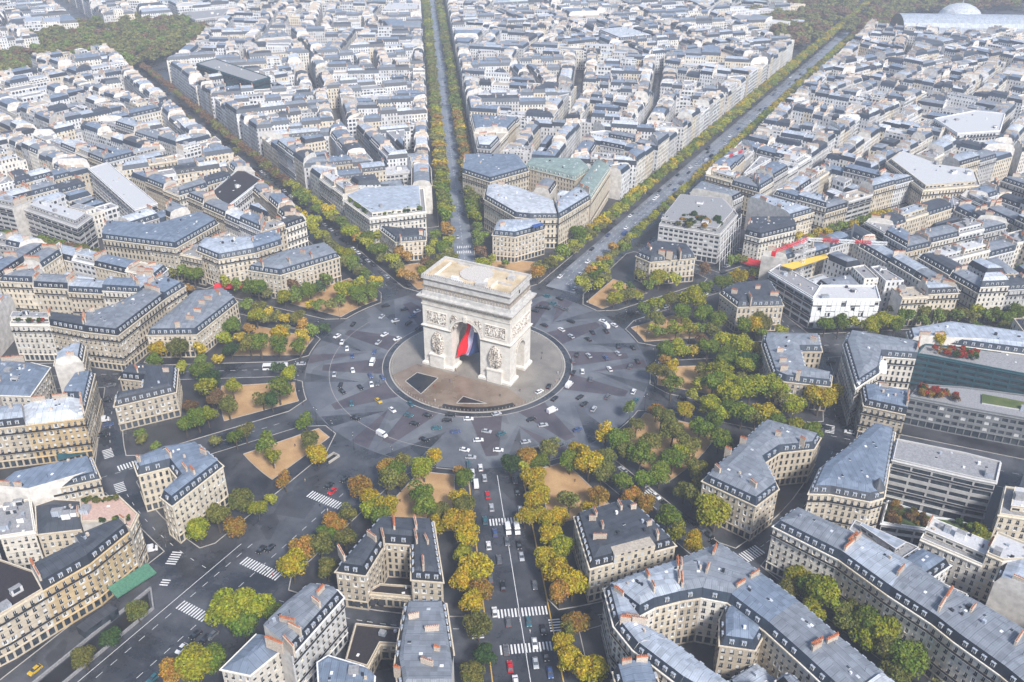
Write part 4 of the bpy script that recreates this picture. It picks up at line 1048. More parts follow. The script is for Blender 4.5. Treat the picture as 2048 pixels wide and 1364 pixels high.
for i in range(31):
    for s in (-1,1): m.box((s*23.3-(.5 if s<0 else 0),-11.9+i*.78,37.05),(.5,0,0),(0,.36,0),(0,0,.5),'arc_dark')
am(m,'main_cornice')
m=MB(); ringbox(m,22.2,10.9,38.4,40.3,'arc_attic'); ringbox(m,21.6,10.4,40.3,46.4,'arc_attic',21.5,10.3)
ringbox(m,22.1,10.9,43.1,43.4,'arc_shade_line')
for i in range(30):                                    # shields along the attic
    for s in (-1,1):
        x=-21+i*1.45; m.box((x,s*10.42-(.25 if s<0 else 0),41.0),(.8,0,0),(0,.25,0),(0,0,1.7),'arc_dark')
for i in range(14):
    for s in (-1,1): m.box((s*21.62-(.25 if s<0 else 0),-9.8+i*1.45,41.0),(.25,0,0),(0,.8,0),(0,0,1.7),'arc_dark')
m.box((21.5,-1,44.1),(.12,0,0),(0,1.2,0),(0,0,1.6),'glass')
am(m,'attic')
m=MB(); ringbox(m,21.9,10.7,46.4,46.8,'arc_shade_line',22.3,11.1); ringbox(m,22.3,11.1,46.9,47.4,'arc_attic')
m.face([(-21.4,-10.2,47.45),(21.4,-10.2,47.45),(21.4,10.2,47.45),(-21.4,10.2,47.45)],'terrace_stone')
for (x0,y0,dx,dy) in ((-22.2,-11,44.4,.9),(-22.2,10.1,44.4,.9),(-22.2,-10.1,.9,20.2),(21.3,-10.1,.9,20.2)): m.box((x0,y0,47.4),(dx,0,0),(0,dy,0),(0,0,1.3),'arc_attic')
for i in range(45): m.box((-21.9+i*1.0,-10.95,48.7),(.25,0,0),(0,.25,0),(0,0,.8),'arc_dark')
for i in range(22): m.box((21.7,-10.5+i*1.0,48.7),(.25,0,0),(0,.25,0),(0,0,.8),'arc_dark')
am(m,'parapet')
m=MB()
m.prism(ngon((-1,2.2),7.6,40),47.4,48.1,'arc_attic',top='mosaic'); 
for (x0,y0,dx,dy,h) in ((-16,-9,8,.5,1.2),(-8,-8.9,6,.4,1.2),(4,-9,5,2.6,2.2),(11,-8,.5,7,1.3),(-17,-8,.4,15,1.0),(12,-2,6,.4,1.1),(-14,8,10,.5,1.1),(14,3,3,3,2.0),(-9,-7.5,3.4,1.6,1.4),(6,-5.5,.5,4,1.4)):
    m.box((x0,y0,47.5),(dx,0,0),(0,dy,0),(0,0,h),rng.choice(['arc_attic','trim_white','arc_stone']))
am(m,'roof_terrace')
for sx in (-1,1):
    m=MB(); x0,x1=(7.6,22.2) if sx>0 else (-22.2,-7.6)
    for z0,z1,o in ((21.3,21.8,.55),(21.8,22.2,.8)):
        for s in (-1,1):
            m.box((x0-(o if sx<0 else 0),s*11-(o if s<0 else 0),z0),(x1-x0+o,0,0),(0,o,0),(0,0,z1-z0),'arc_stone' if o>.6 else 'arc_shade_line')
        m.box((22.2 if sx>0 else -22.2-o,-11,z0),(o,0,0),(0,22,0),(0,0,z1-z0),'arc_stone' if o>.6 else 'arc_shade_line')
        m.box((7.3 if sx>0 else -7.3-.35,-11,z0),(.35,0,0),(0,22,0),(0,0,z1-z0),'arc_stone')
    am(m,'impost_band')
def archivolt(m,c,r0,r1,spring,axis,s,depth=.45,n=24):
    for i in range(n):
        a0,a1=math.pi*i/n,math.pi*(i+1)/n
        def P(r,a,o): 
            q=(-r*math.cos(a),spring+r*math.sin(a)); e=s*(c+o)
            return (q[0],e,q[1]) if axis=='y' else (e,q[0],q[1])
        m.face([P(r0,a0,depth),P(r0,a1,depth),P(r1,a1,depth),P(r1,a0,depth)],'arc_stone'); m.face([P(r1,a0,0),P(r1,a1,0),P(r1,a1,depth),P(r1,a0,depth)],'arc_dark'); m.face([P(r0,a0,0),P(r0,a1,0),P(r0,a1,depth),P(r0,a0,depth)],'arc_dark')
m=MB()
for s in (-1,1):
    archivolt(m,11,7.3,8.2,21.6,'y',s); archivolt(m,11,8.35,8.8,21.6,'y',s,.3); archivolt(m,22.2,4.2,5.0,14.3,'x',s); m.box((-.8,s*11-(.7 if s<0 else 0),28.6),(1.6,0,0),(0,.7,0),(0,0,3.0),'arc_stone')
    for q in (-1,1): m.box((s*22.2-(.4 if s<0 else 0),q*4.9-.7,13.6),(.4,0,0),(0,1.4,0),(0,0,.8),'arc_stone')
am(m,'archivolt')
m=MB()
for i in range(11):
    for j in range(9):
        a0=math.pi*(i+.2)/11; a1=math.pi*(i+.8)/11; y0=-10+j*2.25; r=7.25
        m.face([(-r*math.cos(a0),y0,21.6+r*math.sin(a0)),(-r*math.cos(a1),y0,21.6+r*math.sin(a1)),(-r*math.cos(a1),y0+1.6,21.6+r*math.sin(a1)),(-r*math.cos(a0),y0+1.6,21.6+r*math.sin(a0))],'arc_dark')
am(m,'vault_coffers')
def relief(m,o,X,Z,N,w,h,depth,seed,oval=False,nf=9,nx=40,nz=40,tall=.55):
    rs=random.Random(seed); caps=[]
    for _ in range(nf):
        cx,cz=rs.uniform(.12,.88),rs.uniform(.08,.8); l=rs.uniform(.18,tall)
        a=rs.gauss(math.pi/2,.5); caps.append((cx,cz,cx+math.cos(a)*l*.5,cz+math.sin(a)*l,rs.uniform(.025,.06)))
        for _ in range(3):
            a=rs.uniform(0,6.28); caps.append((cx,cz+.1,cx+math.cos(a)*.14,cz+.1+math.sin(a)*.14,rs.uniform(.012,.028)))
    caps=np.array(caps); gx,gz=np.meshgrid(np.linspace(0,1,nx),np.linspace(0,1,nz))
    Hh=np.zeros_like(gx); asp=w/h
    for x0,z0,x1,z1,r in caps:
        dx,dz=(x1-x0)*asp,(z1-z0); L2=dx*dx+dz*dz+1e-9; t=np.clip(((gx-x0)*asp*dx+(gz-z0)*dz)/L2,0,1)
        d=np.sqrt(((gx-x0)*asp-t*dx)**2+((gz-z0)-t*dz)**2); Hh=np.maximum(Hh,np.sqrt(np.clip(1-(d/(r*1.4))**2,0,1))*(r/.06))
    rnd_=np.random.RandomState(seed).rand(nz,nx)*.25
    msk=np.ones_like(gx)
    if oval: 
        e=((gx-.5)/.5)**2+(np.clip((gz-.45)/.55,-.82,1)/1.0)**2; msk=np.clip((1-e)*3,0,1)
        Hh=(Hh*.85+rnd_*1.5)*msk
    else:
        ed=np.minimum(np.minimum(gx*asp,(1-gx)*asp),np.minimum(gz,1-gz)); Hh=Hh*.8+rnd_; msk=np.clip(ed*14,0,1); Hh*=msk
    o=np.array(o,float);X=np.array(X,float);Z=np.array(Z,float);N=np.array(N,float)
    k=len(m.v); P=o+gx[...,None]*X*w+gz[...,None]*Z*h+(Hh*depth+.03)[...,None]*N; m.v+= [tuple(q) for q in P.reshape(-1,3)]
    a=m.mi('arc_relief'); b_=m.mi('arc_relief' if oval else 'arc_stone')
    for j in range(nz-1):
        for i in range(nx-1):
            if oval and msk[j,i]<=0 and msk[j+1,i+1]<=0: continue
            q=k+j*nx+i; hh=Hh[j,i]; m.f.append((q,q+1,q+nx+1,q+nx)); m.m.append(b_ if hh>.55 else a)  # crevice shade put into colour: low parts of the panels take the darker mix
for s in (-1,1):                                      # sculpture groups on their pedestals
    for q in (-1,1):
        xc=q*14.9; m=MB(); w_=6.6; yy=s*11.0
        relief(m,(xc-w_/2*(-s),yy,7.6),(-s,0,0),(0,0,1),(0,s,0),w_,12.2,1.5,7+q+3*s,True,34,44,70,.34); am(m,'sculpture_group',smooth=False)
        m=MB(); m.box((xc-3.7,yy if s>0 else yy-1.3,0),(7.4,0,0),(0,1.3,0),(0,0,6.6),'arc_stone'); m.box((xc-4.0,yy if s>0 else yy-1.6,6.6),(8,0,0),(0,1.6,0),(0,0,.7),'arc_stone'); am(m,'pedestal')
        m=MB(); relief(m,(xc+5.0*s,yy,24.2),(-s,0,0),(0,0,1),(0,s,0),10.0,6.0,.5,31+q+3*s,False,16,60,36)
        for (dx,dz,a_,b__) in ((-5.3,23.8,10.6,.35),(-5.3,30.2,10.6,.35),(-5.3,24.15,.35,6.05),(4.95,24.15,.35,6.05)): m.box((xc+dx,yy if s>0 else yy-.3,dz),(a_,0,0),(0,.3,0),(0,0,b__),'arc_stone')
        am(m,'relief_panel')
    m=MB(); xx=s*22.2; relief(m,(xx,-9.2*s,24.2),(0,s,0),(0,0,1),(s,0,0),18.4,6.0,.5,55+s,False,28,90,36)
    for (dy,dz,a_,b__) in ((-9.5,23.8,19,.35),(-9.5,30.2,19,.35),(-9.5,24.15,.35,6.05),(9.15,24.15,.35,6.05)): m.box((xx if s>0 else xx-.3,dy,dz),(.3,0,0),(0,a_,0),(0,0,b__),'arc_stone')
    am(m,'relief_panel')
    for q in (-1,1):
        m=MB(); relief(m,((q*5.9)+2.2*s,s*11.0,24.6),(-s,0,0),(0,0,1),(0,s,0),4.4,6.6,.45,70+q+s,True,6,24,30); am(m,'spandrel_figure')
for sx in (-1,1):
    x0,x1=(7.3,22.2) if sx>0 else (-22.2,-7.3)
    for y0,y1 in ((-11,-4.2),(4.2,11)):
        m=MB(); lo=[(x0-.9,y0-.9),(x1+.9,y0-.9),(x1+.9,y1+.9),(x0-.9,y1+.9)]; hi=[(x0-.04,y0-.04),(x1+.04,y0-.04),(x1+.04,y1+.04),(x0-.04,y1+.04)]
        for i in range(4):
            j=(i+1)%4; m.face([(*lo[i],0),(*lo[j],0),(*lo[j],1.1),(*lo[i],1.1)],'arc_stone'); m.face([(*lo[i],1.1),(*lo[j],1.1),(*hi[j],2.0),(*hi[i],2.0)],'arc_stone')
        am(m,'plinth')
# the flag
simple('flag_blue',(.02,.05,.16),.8,var=.05); simple('flag_white',(.50,.50,.66),.8,var=.05); simple('flag_red',(.78,.005,.015),.8,var=.05)
m=MB(); NX,NZ=27,30; P={}
for j in range(NZ+1):
    for i in range(NX+1):
        u,v_=i/NX,j/NZ; z=26.5-v_*16.5-(1-u)*3.2*v_; sway=-7.0*v_**1.4*(1-u)**.8
        x=-.4+u*5.6-1.2+sway*.8+math.sin(v_*8+u*3)*1.0*(1-u)*v_
        y=-6.5-2.2*v_*(1-u)+math.sin(u*9+v_*5)*1.0*(.3+v_)
        P[i,j]=(x,y,z)
for i in range(NX):
    for j in range(NZ): m.face([P[i,j],P[i,j+1],P[i+1,j+1],P[i+1,j]],'flag_red' if i<11 else 'flag_white' if i<18 else 'flag_blue')
fo=m.obj('flag',off=(0,0,0),label='large tricolour flag billowing under the vault of the arch',cat='flag')
m=MB(); m.tube([(-3,-6,26.7),(4.4,-6,26.7)],.07,'rail',5); m.tube([(0,-6,26.7),(0,-6,28.4)],.04,'rail',4); m.obj('flag_pole',fo)

# ================================================================== TREES
def crown_mesh(seed,nl,nleaf,size,name):
    r=np.random.RandomState(seed); lobes=[]
    for i in range(nl):
        a=r.rand()*6.283; e=r.uniform(-.35,1.0); d=r.uniform(.3,.62); lobes.append((math.cos(a)*d*math.sqrt(1-min(.9,e*e)*.6),math.sin(a)*d*math.sqrt(1-min(.9,e*e)*.6),e*.55,r.uniform(.30,.48)))
    lobes.append((0,0,.1,.55)); L=np.array(lobes); k=r.choice(len(L),nleaf,p=(L[:,3]**2)/(L[:,3]**2).sum())
    d=r.normal(size=(nleaf,3)); d/=np.linalg.norm(d,axis=1,keepdims=True); d[:,2]=np.where(d[:,2]<-.4,-d[:,2],d[:,2])
    rad=L[k,3]*np.clip(1-np.abs(r.normal(size=nleaf))*.16,.5,1.12); P=L[k,:3]+d*rad[:,None]
    n=d+r.normal(size=(nleaf,3))*.55; n/=np.linalg.norm(n,axis=1,keepdims=True)
    x=np.cross(n,r.normal(size=(nleaf,3))); x/=np.linalg.norm(x,axis=1,keepdims=True); y=np.cross(n,x); s=size*r.uniform(.5,1.25,(nleaf,1))
    V=np.stack([P-x*s-y*s*.7,P+x*s-y*s*.5,P+x*s*.6+y*s,P-x*s*.8+y*s*.8],1).reshape(-1,3)
    me=bpy.data.meshes.new(name); me.from_pydata(V.tolist(),[],[(4*i,4*i+1,4*i+2,4*i+3) for i in range(nleaf)]); me.materials.append(M['leaf']); return me,V
CR=[crown_mesh(i,11,3000,.05,'crown')[0] for i in range(6)]
CRS=[crown_mesh(20+i,7,1100,.055,'crown_sparse')[0] for i in range(3)]
CRL=[crown_mesh(40+i,8,620,.095,'crown_far')[0] for i in range(4)]
def trunk_mesh(seed):
    r=random.Random(seed); m=MB(); m.tube([(0,0,0),(.02,.01,.35),(0,.02,.6)],.036,'bark',7,.022)
    for i in range(5):
        a=i*1.26+r.uniform(-.3,.3); z=r.uniform(.34,.5); l=r.uniform(.28,.4); m.tube([(0,0,z),(math.cos(a)*l*.5,math.sin(a)*l*.5,z+.16),(math.cos(a)*l,math.sin(a)*l,z+.3)],.016,'bark',5,.006)
    return m.mesh('trunk')
TR=[trunk_mesh(i) for i in range(4)]
TREES=[]; FARTREES=[]
def tree(x,y,col,rad=4.2,h=11,label=None,group='plane trees around the place',z0=.1,sparse=False,far=False,name='plane_tree'):
    if len(TREES)>=299: FARTREES.append((x,y,col,rad,h)); return
    r=random.Random(int(x*13+y*7)); root=empty(name,(x,y,z0),r.uniform(0,6.28),label,'tree',group)
    t=bpy.data.objects.new('trunk',r.choice(TR)); C.objects.link(t); t.parent=root; t.scale=(h*1.0,h*1.0,h)
    c=bpy.data.objects.new('crown',r.choice(CRS if sparse else CRL if far else CR)); C.objects.link(c); c.parent=root; c.location=(0,0,h*.62); c.scale=(rad*1.42,rad*1.42,h*.52)
    k=LEAFC[col]; q=r.uniform(.9,1.3); g_=r.uniform(.92,1.08); c.color=(k[0]*q*g_,k[1]*q,k[2]*q,1); TREES.append(root)
def px_tree(x,y,col,rad=4.2,h=11,**kw):
    gx,gy=G(x,y,h*.62); tree(gx,gy,col,rad,h,**kw); return gx,gy
# px, py of the crown centre, colour, crown radius, height, sparse
TL=[(770,940,'o',3.8,10,0),(870,917,'y',3.2,9,0),(722,978,'o',4.2,11,0),(748,1020,'l',4.8,11,0),(800,962,'m',3,9,1),(845,988,'g',4.6,12,1),(920,1000,'y',3.6,10,0),(917,1047,'y',5.2,12,0),(918,945,'o',3.0,8,1),
(955,1140,'y',5,12,0),(957,1185,'o',4,10,0),(925,1165,'y',3.6,10,0),(925,1110,'l',3,8,0),(602,1105,'o',4.3,11,0),(640,1095,'m',4.3,11,0),(655,1140,'m',3.4,9,0),(668,1052,'o',4,10,0),(690,1080,'m',4,10,1),(700,1030,'m',3.5,9,1),(957,1255,'m',4,10,0),(968,1312,'d',3.6,9,0),(945,1350,'m',3.6,9,0),
(1022,930,'d',3.6,10,0),(1065,958,'y',4.4,11,0),(1045,935,'l',3,9,1),(1073,1000,'y',4.2,11,0),(1050,1035,'y',3.4,9,0),(1085,1038,'y',3.6,10,0),(1100,1075,'y',4.2,11,0),(1120,1100,'l',4.2,11,0),(1095,1120,'y',3.8,10,0),(1115,1150,'y',4.6,11,0),(1145,1170,'y',4.8,12,0),(1120,1190,'o',4,10,0),(1150,1250,'o',4,10,0),(1125,1290,'y',3.4,9,0),(1140,1325,'y',4,10,0),(1180,1345,'y',5,12,0),(1138,1262,'m',3,9,1),
(1100,905,'m',4.5,12,1),(1140,922,'g',3.8,11,0),(1178,932,'y',5.4,13,0),(1198,995,'o',3.6,9,0),(1118,1035,'y',3.4,10,0),(1243,968,'g',3.9,10,0),(1212,868,'y',4,11,1),(1260,818,'g',3.0,9,0),(1335,1037,'g',4.2,10,0),(1432,1028,'l',6.3,14,0),
(455,1225,'l',5.6,13,0),(505,1215,'l',5.4,13,0),(488,1250,'g',4.6,12,0),(540,1225,'g',3.4,10,0),(395,1328,'l',5.2,12,0),(430,1320,'g',4,10,0),(350,1345,'o',3.8,9,0),(275,1225,'m',3.2,8,0),(222,1278,'d',3.0,7,0),(170,1318,'m',3.2,8,0),(472,1055,'o',3.8,9,0),(516,1020,'l',3.1,8,0),(543,998,'l',2.8,7,0),(570,962,'o',3.1,9,1),(635,910,'y',3.9,10,0),(533,890,'g',4.6,12,1),(492,866,'m',3.8,10,1),(545,915,'l',3.4,9,1),(612,845,'g',3.8,9,1),
(557,780,'g',5.4,13,1),(525,800,'m',3.6,9,1),(465,775,'l',3.6,10,0),(419,760,'d',4.4,9,0),(432,800,'b',3.8,9,0),(380,815,'b',3.4,8,0),(415,832,'l',3.8,10,0),(358,698,'m',4.4,11,0),(308,722,'g',3.6,9,0),(400,722,'g',3.4,9,0),(436,722,'y',3.2,8,0),(462,700,'d',3.8,9,0),(480,678,'y',3.4,9,0),(498,658,'o',3.2,8,0),(492,610,'g',3.8,10,0),(530,640,'m',3.6,9,0),(553,635,'m',3.4,9,0),(600,700,'g',4.2,11,1),(628,662,'g',3.6,11,1),(648,658,'d',3.2,9,1),
(280,870,'g',2.8,7,1),(285,880,'m',2.6,6,1),(498,565,'m',3.8,10,0),(132,727,'y',3.4,8,0),(375,578,'o',3.2,8,0),(430,885,'m',3.0,7,1),(310,893,'g',2.6,6,0),
(598,390,'g',4.8,12,0),(612,402,'g',4.6,12,0),(655,420,'y',4.6,12,0),(630,440,'l',4.4,11,0),(632,418,'g',4.2,11,0),(700,465,'l',5.4,13,0),(735,480,'g',4.8,12,0),(760,505,'g',4.8,12,0),(785,520,'l',4.4,12,0),(752,475,'l',4.6,12,0),(690,512,'l',4.6,12,0),(670,500,'m',4,11,0),(722,545,'m',4,10,0),(752,562,'y',4,10,0),(700,570,'m',3.4,9,0),(680,600,'g',3.4,9,1),(640,578,'d',4,11,0),(655,560,'g',4,11,0),(620,585,'g',4.2,12,0),(590,597,'g',3.6,10,0),(588,572,'b',3.6,12,0),(620,610,'y',3,9,0),(850,525,'b',4.2,11,0),(805,550,'o',3.8,10,0),(725,600,'g',3.2,9,1),(745,592,'g',3.2,9,1),
(870,470,'g',4.4,11,0),(888,495,'g',4.8,12,0),(880,520,'m',3.8,10,0),(962,475,'g',4.4,12,0),(960,505,'b',4.2,11,0),(985,520,'l',3.0,8,0),(1010,528,'g',2.8,7,0),
(1210,560,'m',3.8,11,1),(1237,575,'l',3.4,10,1),(1262,575,'d',3.2,9,0),(1318,556,'l',4.6,12,0),(1348,560,'l',4.2,11,0),(1300,570,'g',3.8,10,0),(1388,600,'l',6.0,14,0),(1445,568,'g',4.6,11,0),(1478,556,'y',4.4,11,0),(1410,540,'b',4.0,11,0),(1275,592,'l',3.2,8,0),(1365,625,'g',4.4,11,0),(1435,645,'g',5,12,0),(1520,635,'m',5,12,0),(1480,690,'l',5.6,13,0),(1450,685,'l',5.2,13,0),(1525,668,'g',3.8,9,0),(1562,664,'l',3.8,9,0),(1500,724,'d',5.4,10,0),(1300,610,'l',2.8,8,0),(1308,658,'l',3.2,9,1),(1380,660,'l',4.2,12,1),(1405,680,'b',3.6,9,1),
(1345,740,'y',3.8,10,1),(1312,745,'m',3.8,10,0),(1343,775,'g',4.6,12,1),(1330,725,'o',3.4,9,1),(1440,745,'l',5.2,13,0),(1458,790,'l',6.0,14,0),(1425,770,'g',4.8,12,0),(1500,780,'l',6.4,15,0),(1548,780,'l',6.0,14,0),(1575,760,'l',5,12,0),(1530,830,'y',5.4,12,0),(1590,815,'l',4.6,11,0),(1640,800,'y',6.0,14,0),(1660,790,'y',4.8,12,0),(1400,742,'m',3.8,10,1),(1395,768,'l',3.4,9,1),(1385,790,'l',3.2,9,1),(1420,815,'l',5,11,0),(1465,822,'g',4.6,10,0),(1370,820,'y',3.6,9,0),(1312,825,'o',3.6,8,0),(1345,865,'m',5,12,0),(1400,860,'g',5,12,0),(1300,885,'m',4.6,11,0),(1280,915,'g',4.8,12,0),(1380,895,'m',5,12,0),(1345,920,'g',5,12,0),(1440,880,'g',5,12,0),(1250,905,'m',4,10,0),(1395,940,'m',4.4,11,0),(1400,985,'m',4.6,11,0),(1210,915,'m',3.8,10,0),(1290,960,'g',4,10,0),
(1640,1190,'l',6.0,14,0),(1600,1160,'l',4.2,10,0),(1580,1178,'m',3.6,9,0),(1625,1230,'l',4.2,10,0),(1690,1240,'m',4.4,10,0),(1735,1250,'g',4.8,12,0),(1765,1275,'l',5.4,13,0),(1822,1325,'g',5.4,13,0),(1710,1225,'m',3.4,9,0),(1790,1350,'m',4,10,0),
(1740,655,'l',4.4,11,0),(1765,645,'l',4.6,11,0),(1790,655,'g',4.2,10,0),(1810,635,'g',4.4,11,0),(1845,628,'m',4.2,11,0),(1882,630,'m',4.0,10,0),(1920,628,'m',4.2,11,0),(1955,626,'l',4.2,11,0),(1990,632,'g',4.2,11,0),(2015,640,'g',4.2,10,0),(2040,605,'l',5.0,12,0),(1785,618,'m',4,10,0),(1715,625,'g',2.6,7,0),(1540,520,'g',3.6,9,0),
(45,490,'m',3.6,9,0),(15,470,'g',3.8,9,0),(75,488,'m',3.4,9,0),(110,500,'m',3.8,10,0),(140,510,'m',3.8,10,0),(170,515,'b',3.6,9,0),(195,522,'m',3.8,10,0),(222,520,'g',3.8,10,0),(248,530,'m',3.6,10,0),(275,532,'o',3.4,9,0),(298,538,'m',3.6,10,0),(325,545,'b',3.6,9,0),(85,480,'g',3.8,9,0),(400,400,'m',5,12,0),(378,408,'o',4.2,10,0),
(1790,455,'l',3.8,9,0),(1815,440,'l',3.8,9,0),(1765,465,'m',3.8,9,0),(1740,478,'l',3.8,9,0),(1835,430,'m',3.6,9,0),(1975,397,'y',4,9,0),(2005,400,'y',3.4,8,0),(1225,497,'o',3.8,9,0),(1213,522,'y',3.8,9,0),(1048,235,'b',5,11,0),(655,195,'m',5,10,0),(700,190,'m',4,9,0),(770,215,'b',5,10,0),(795,205,'m',5,10,0)]
def near_name(x,y,col):
    # nearest landmark to a tree, for its label
    a=math.degrees(math.atan2(x,y))%360; r=math.hypot(x,y); return a,r
SECN={'champs':('the L of blocks below the glass front'),}
TD=[]
for (x,y,col,rad,h,sp) in TL:
    gx,gy=G(x,y,h*.62); TD.append([gx,gy,col,rad,h,sp])
SLAB={'champs':'in front of the steel and glass building','marceau':'on the plots before the white-sheeted site','iena':'around the curved-side block','kleber':'near the L shaped block','hugo':'along the courtyard block',
      'foch':'by the slate court block','armee':'before the V shaped block','carnot':'by the narrow street of parked cars','macmahon':'around the big-chimney wedge','wagram':'before the long cream block','hoche':'below the planted terrace','friedland':'below the blue tarpaulin'}
DEN={'champs':(9,'lgm'),'marceau':(15,'lgmlgy'),'iena':(16,'lgmlyg'),'kleber':(16,'gmlgm'),'hugo':(11,'mglyo'),'foch':(14,'ylmg'),'armee':(6,'lmg'),'carnot':(10,'mgdl'),'macmahon':(18,'gmlyo'),'wagram':(20,'gmlg'),'hoche':(20,'lgmo'),'friedland':(9,'gml')}
def clear(x,y,m=4.6):
    for t in TD:
        if math.hypot(t[0]-x,t[1]-y)<m: return False
    for z in ZONES:
        if inside((x,y),offset(z,-2.6)): return False
    return True
for i in range(12):
    s_,b__,A,B=sector(i); n,cl=DEN[s_[0]]; rs=random.Random(900+i); k=0
    for tr in range(900):
        if k>=n: break
        u=rs.random()
        if u<.35: x,y=along(s_[1],rs.uniform(90,160),s_[3]+rs.uniform(3,5))
        elif u<.7: x,y=along(b__[1],rs.uniform(90,160),-b__[3]-rs.uniform(3,5))
        else: x,y=POL(rs.uniform(117,128) if rs.random()<.7 else rs.uniform(88,100),A+(B-A)*rs.uniform(.2,.8))
        if not clear(x,y): continue
        TD.append([x,y,rs.choice(cl),rs.uniform(3.2,4.8),rs.uniform(9,12.5),int(rs.random()<.15)]); k+=1
for nm_,r0,r1,offs,cl in (('foch',92,166,(-14.6,14.6),'yyyl'),('iena',180,330,(-9,9),'lgmg'),('marceau',180,330,(-9,9),'lgmy'),('wagram',180,300,(-8,8),'mmgb'),('hugo',180,250,(-8.5,),'lgm'),('hoche',92,270,(-9,9),'lgmyl'),('champs',92,125,(-14,12),'mlo')):
    a_=[v for v in AV if v[0]==nm_][0][1]; rs=random.Random(nm_)
    for o in offs:
        r=r0
        while r<r1:
            x,y=along(a_,r,o+rs.uniform(-.6,.6)); r+=rs.uniform(7,9)
            if clear(x,y,4.0): TD.append([x,y,rs.choice(cl),rs.uniform(3.4,4.6),rs.uniform(9.5,12.5),0])
grp={}
for t in TD:
    a,r=near_name(t[0],t[1],0)
    best=None
    for i in range(12):
        s_,b_,A,B=sector(i)
        if (a-A)%360<(B-A)%360: best=AV[i][0]
    t.append(best); t.append((a,r)); grp.setdefault((best,t[2],t[5]),[]).append(t)
for k,v in grp.items():
    v.sort(key=lambda t:t[7][1])
    for i,t in enumerate(v): t.append(i)
AVROW=[('friedland',(-9.8,9.8),172,1350,7.6,['g','m','l','m','m','g'],'the straight avenue behind the arch'),('champs',(-16.5,-12.5,11),128,1350,7.2,['m','l','g','l','y'],'the busy wide avenue'),
       ('hoche',(-8,8),275,900,8,['b','b','m','b'],'the avenue to the wooded park')]
rows=[]
for nm,offs,r0,r1,stp,cols,desc in AVROW:
    a=[v for v in AV if v[0]==nm][0][1]
    for o in offs:
        r=r0; i=0
        while r<r1:
            x,y=along(a,r,o+rng.uniform(-.5,.5)); px,py,d=PX((x,y,6))
            if -30<px<PW+30 and -20<py: rows.append((d,x,y,rng.choice(cols),i,o,desc,nm,r))
            r+=stp*rng.uniform(.9,1.1); i+=1
def appr(x,y,rad):
    px,py,d=PX((x,y,6)); return rad/d*(1 if -20<px<PW+20 and -20<py<PH+20 else .3)
RAD=lambda nm,r:(5.6 if nm=='friedland' else 3.4 if nm=='champs' and r<420 else 4.0)
th=sorted([appr(t[0],t[1],t[3]) for t in TD]+[appr(r[1],r[2],RAD(r[7],r[8])) for r in rows],reverse=True); th=th[min(296,len(th)-1)]
for t in TD:
    if appr(t[0],t[1],t[3])<th: FARTREES.append((t[0],t[1],t[2],t[3],t[4])); continue
    lab='%s%s tree %s, %s out from the arch'%('thin ' if t[5] else '',LEAFN[t[2]],SLAB[t[6]],ORD[t[8]])
    tree(t[0],t[1],t[2],t[3],t[4],label=lab,sparse=bool(t[5]))
for d,x,y,col,i,o,desc,nm,r in rows:
    if nm=='friedland' and 230<r<420: col=rng.choice('moyol')
    rad=RAD(nm,r)*rng.uniform(.85,1.15)
    if appr(x,y,RAD(nm,r))<th: FARTREES.append((x,y,col,rad,8 if nm!='friedland' else 11)); continue
    h=(11.5 if nm=='friedland' else 8)*rng.uniform(.9,1.1)
    lab='%s tree, %s out in the %s of %s'%(LEAFN[col],ORD[min(i,58)],{-9.8:'left',9.8:'right',-16.5:'outer left',-12.5:'inner left',11:'right',-8:'left',8:'right'}[o]+' row',desc)
    tree(x,y,col,rad,h,label=lab,group='rows of trees along '+desc.split(' leading')[0].split(' with')[0],far=d>520,name='avenue_tree')
def fill(poly,sp,cols,rad,h):
    xs=[p[0] for p in poly]; ys=[p[1] for p in poly]; x=min(xs)
    while x<max(xs):
        y=min(ys)
        while y<max(ys):
            q=(x+rng.uniform(-sp,sp)*.4,y+rng.uniform(-sp,sp)*.4)
            if inside(q,poly) and rng.random()<.93: FARTREES.append((*q,rng.choice(cols),rad*rng.uniform(.75,1.35),h*rng.uniform(.8,1.25)))
            y+=sp
        x+=sp
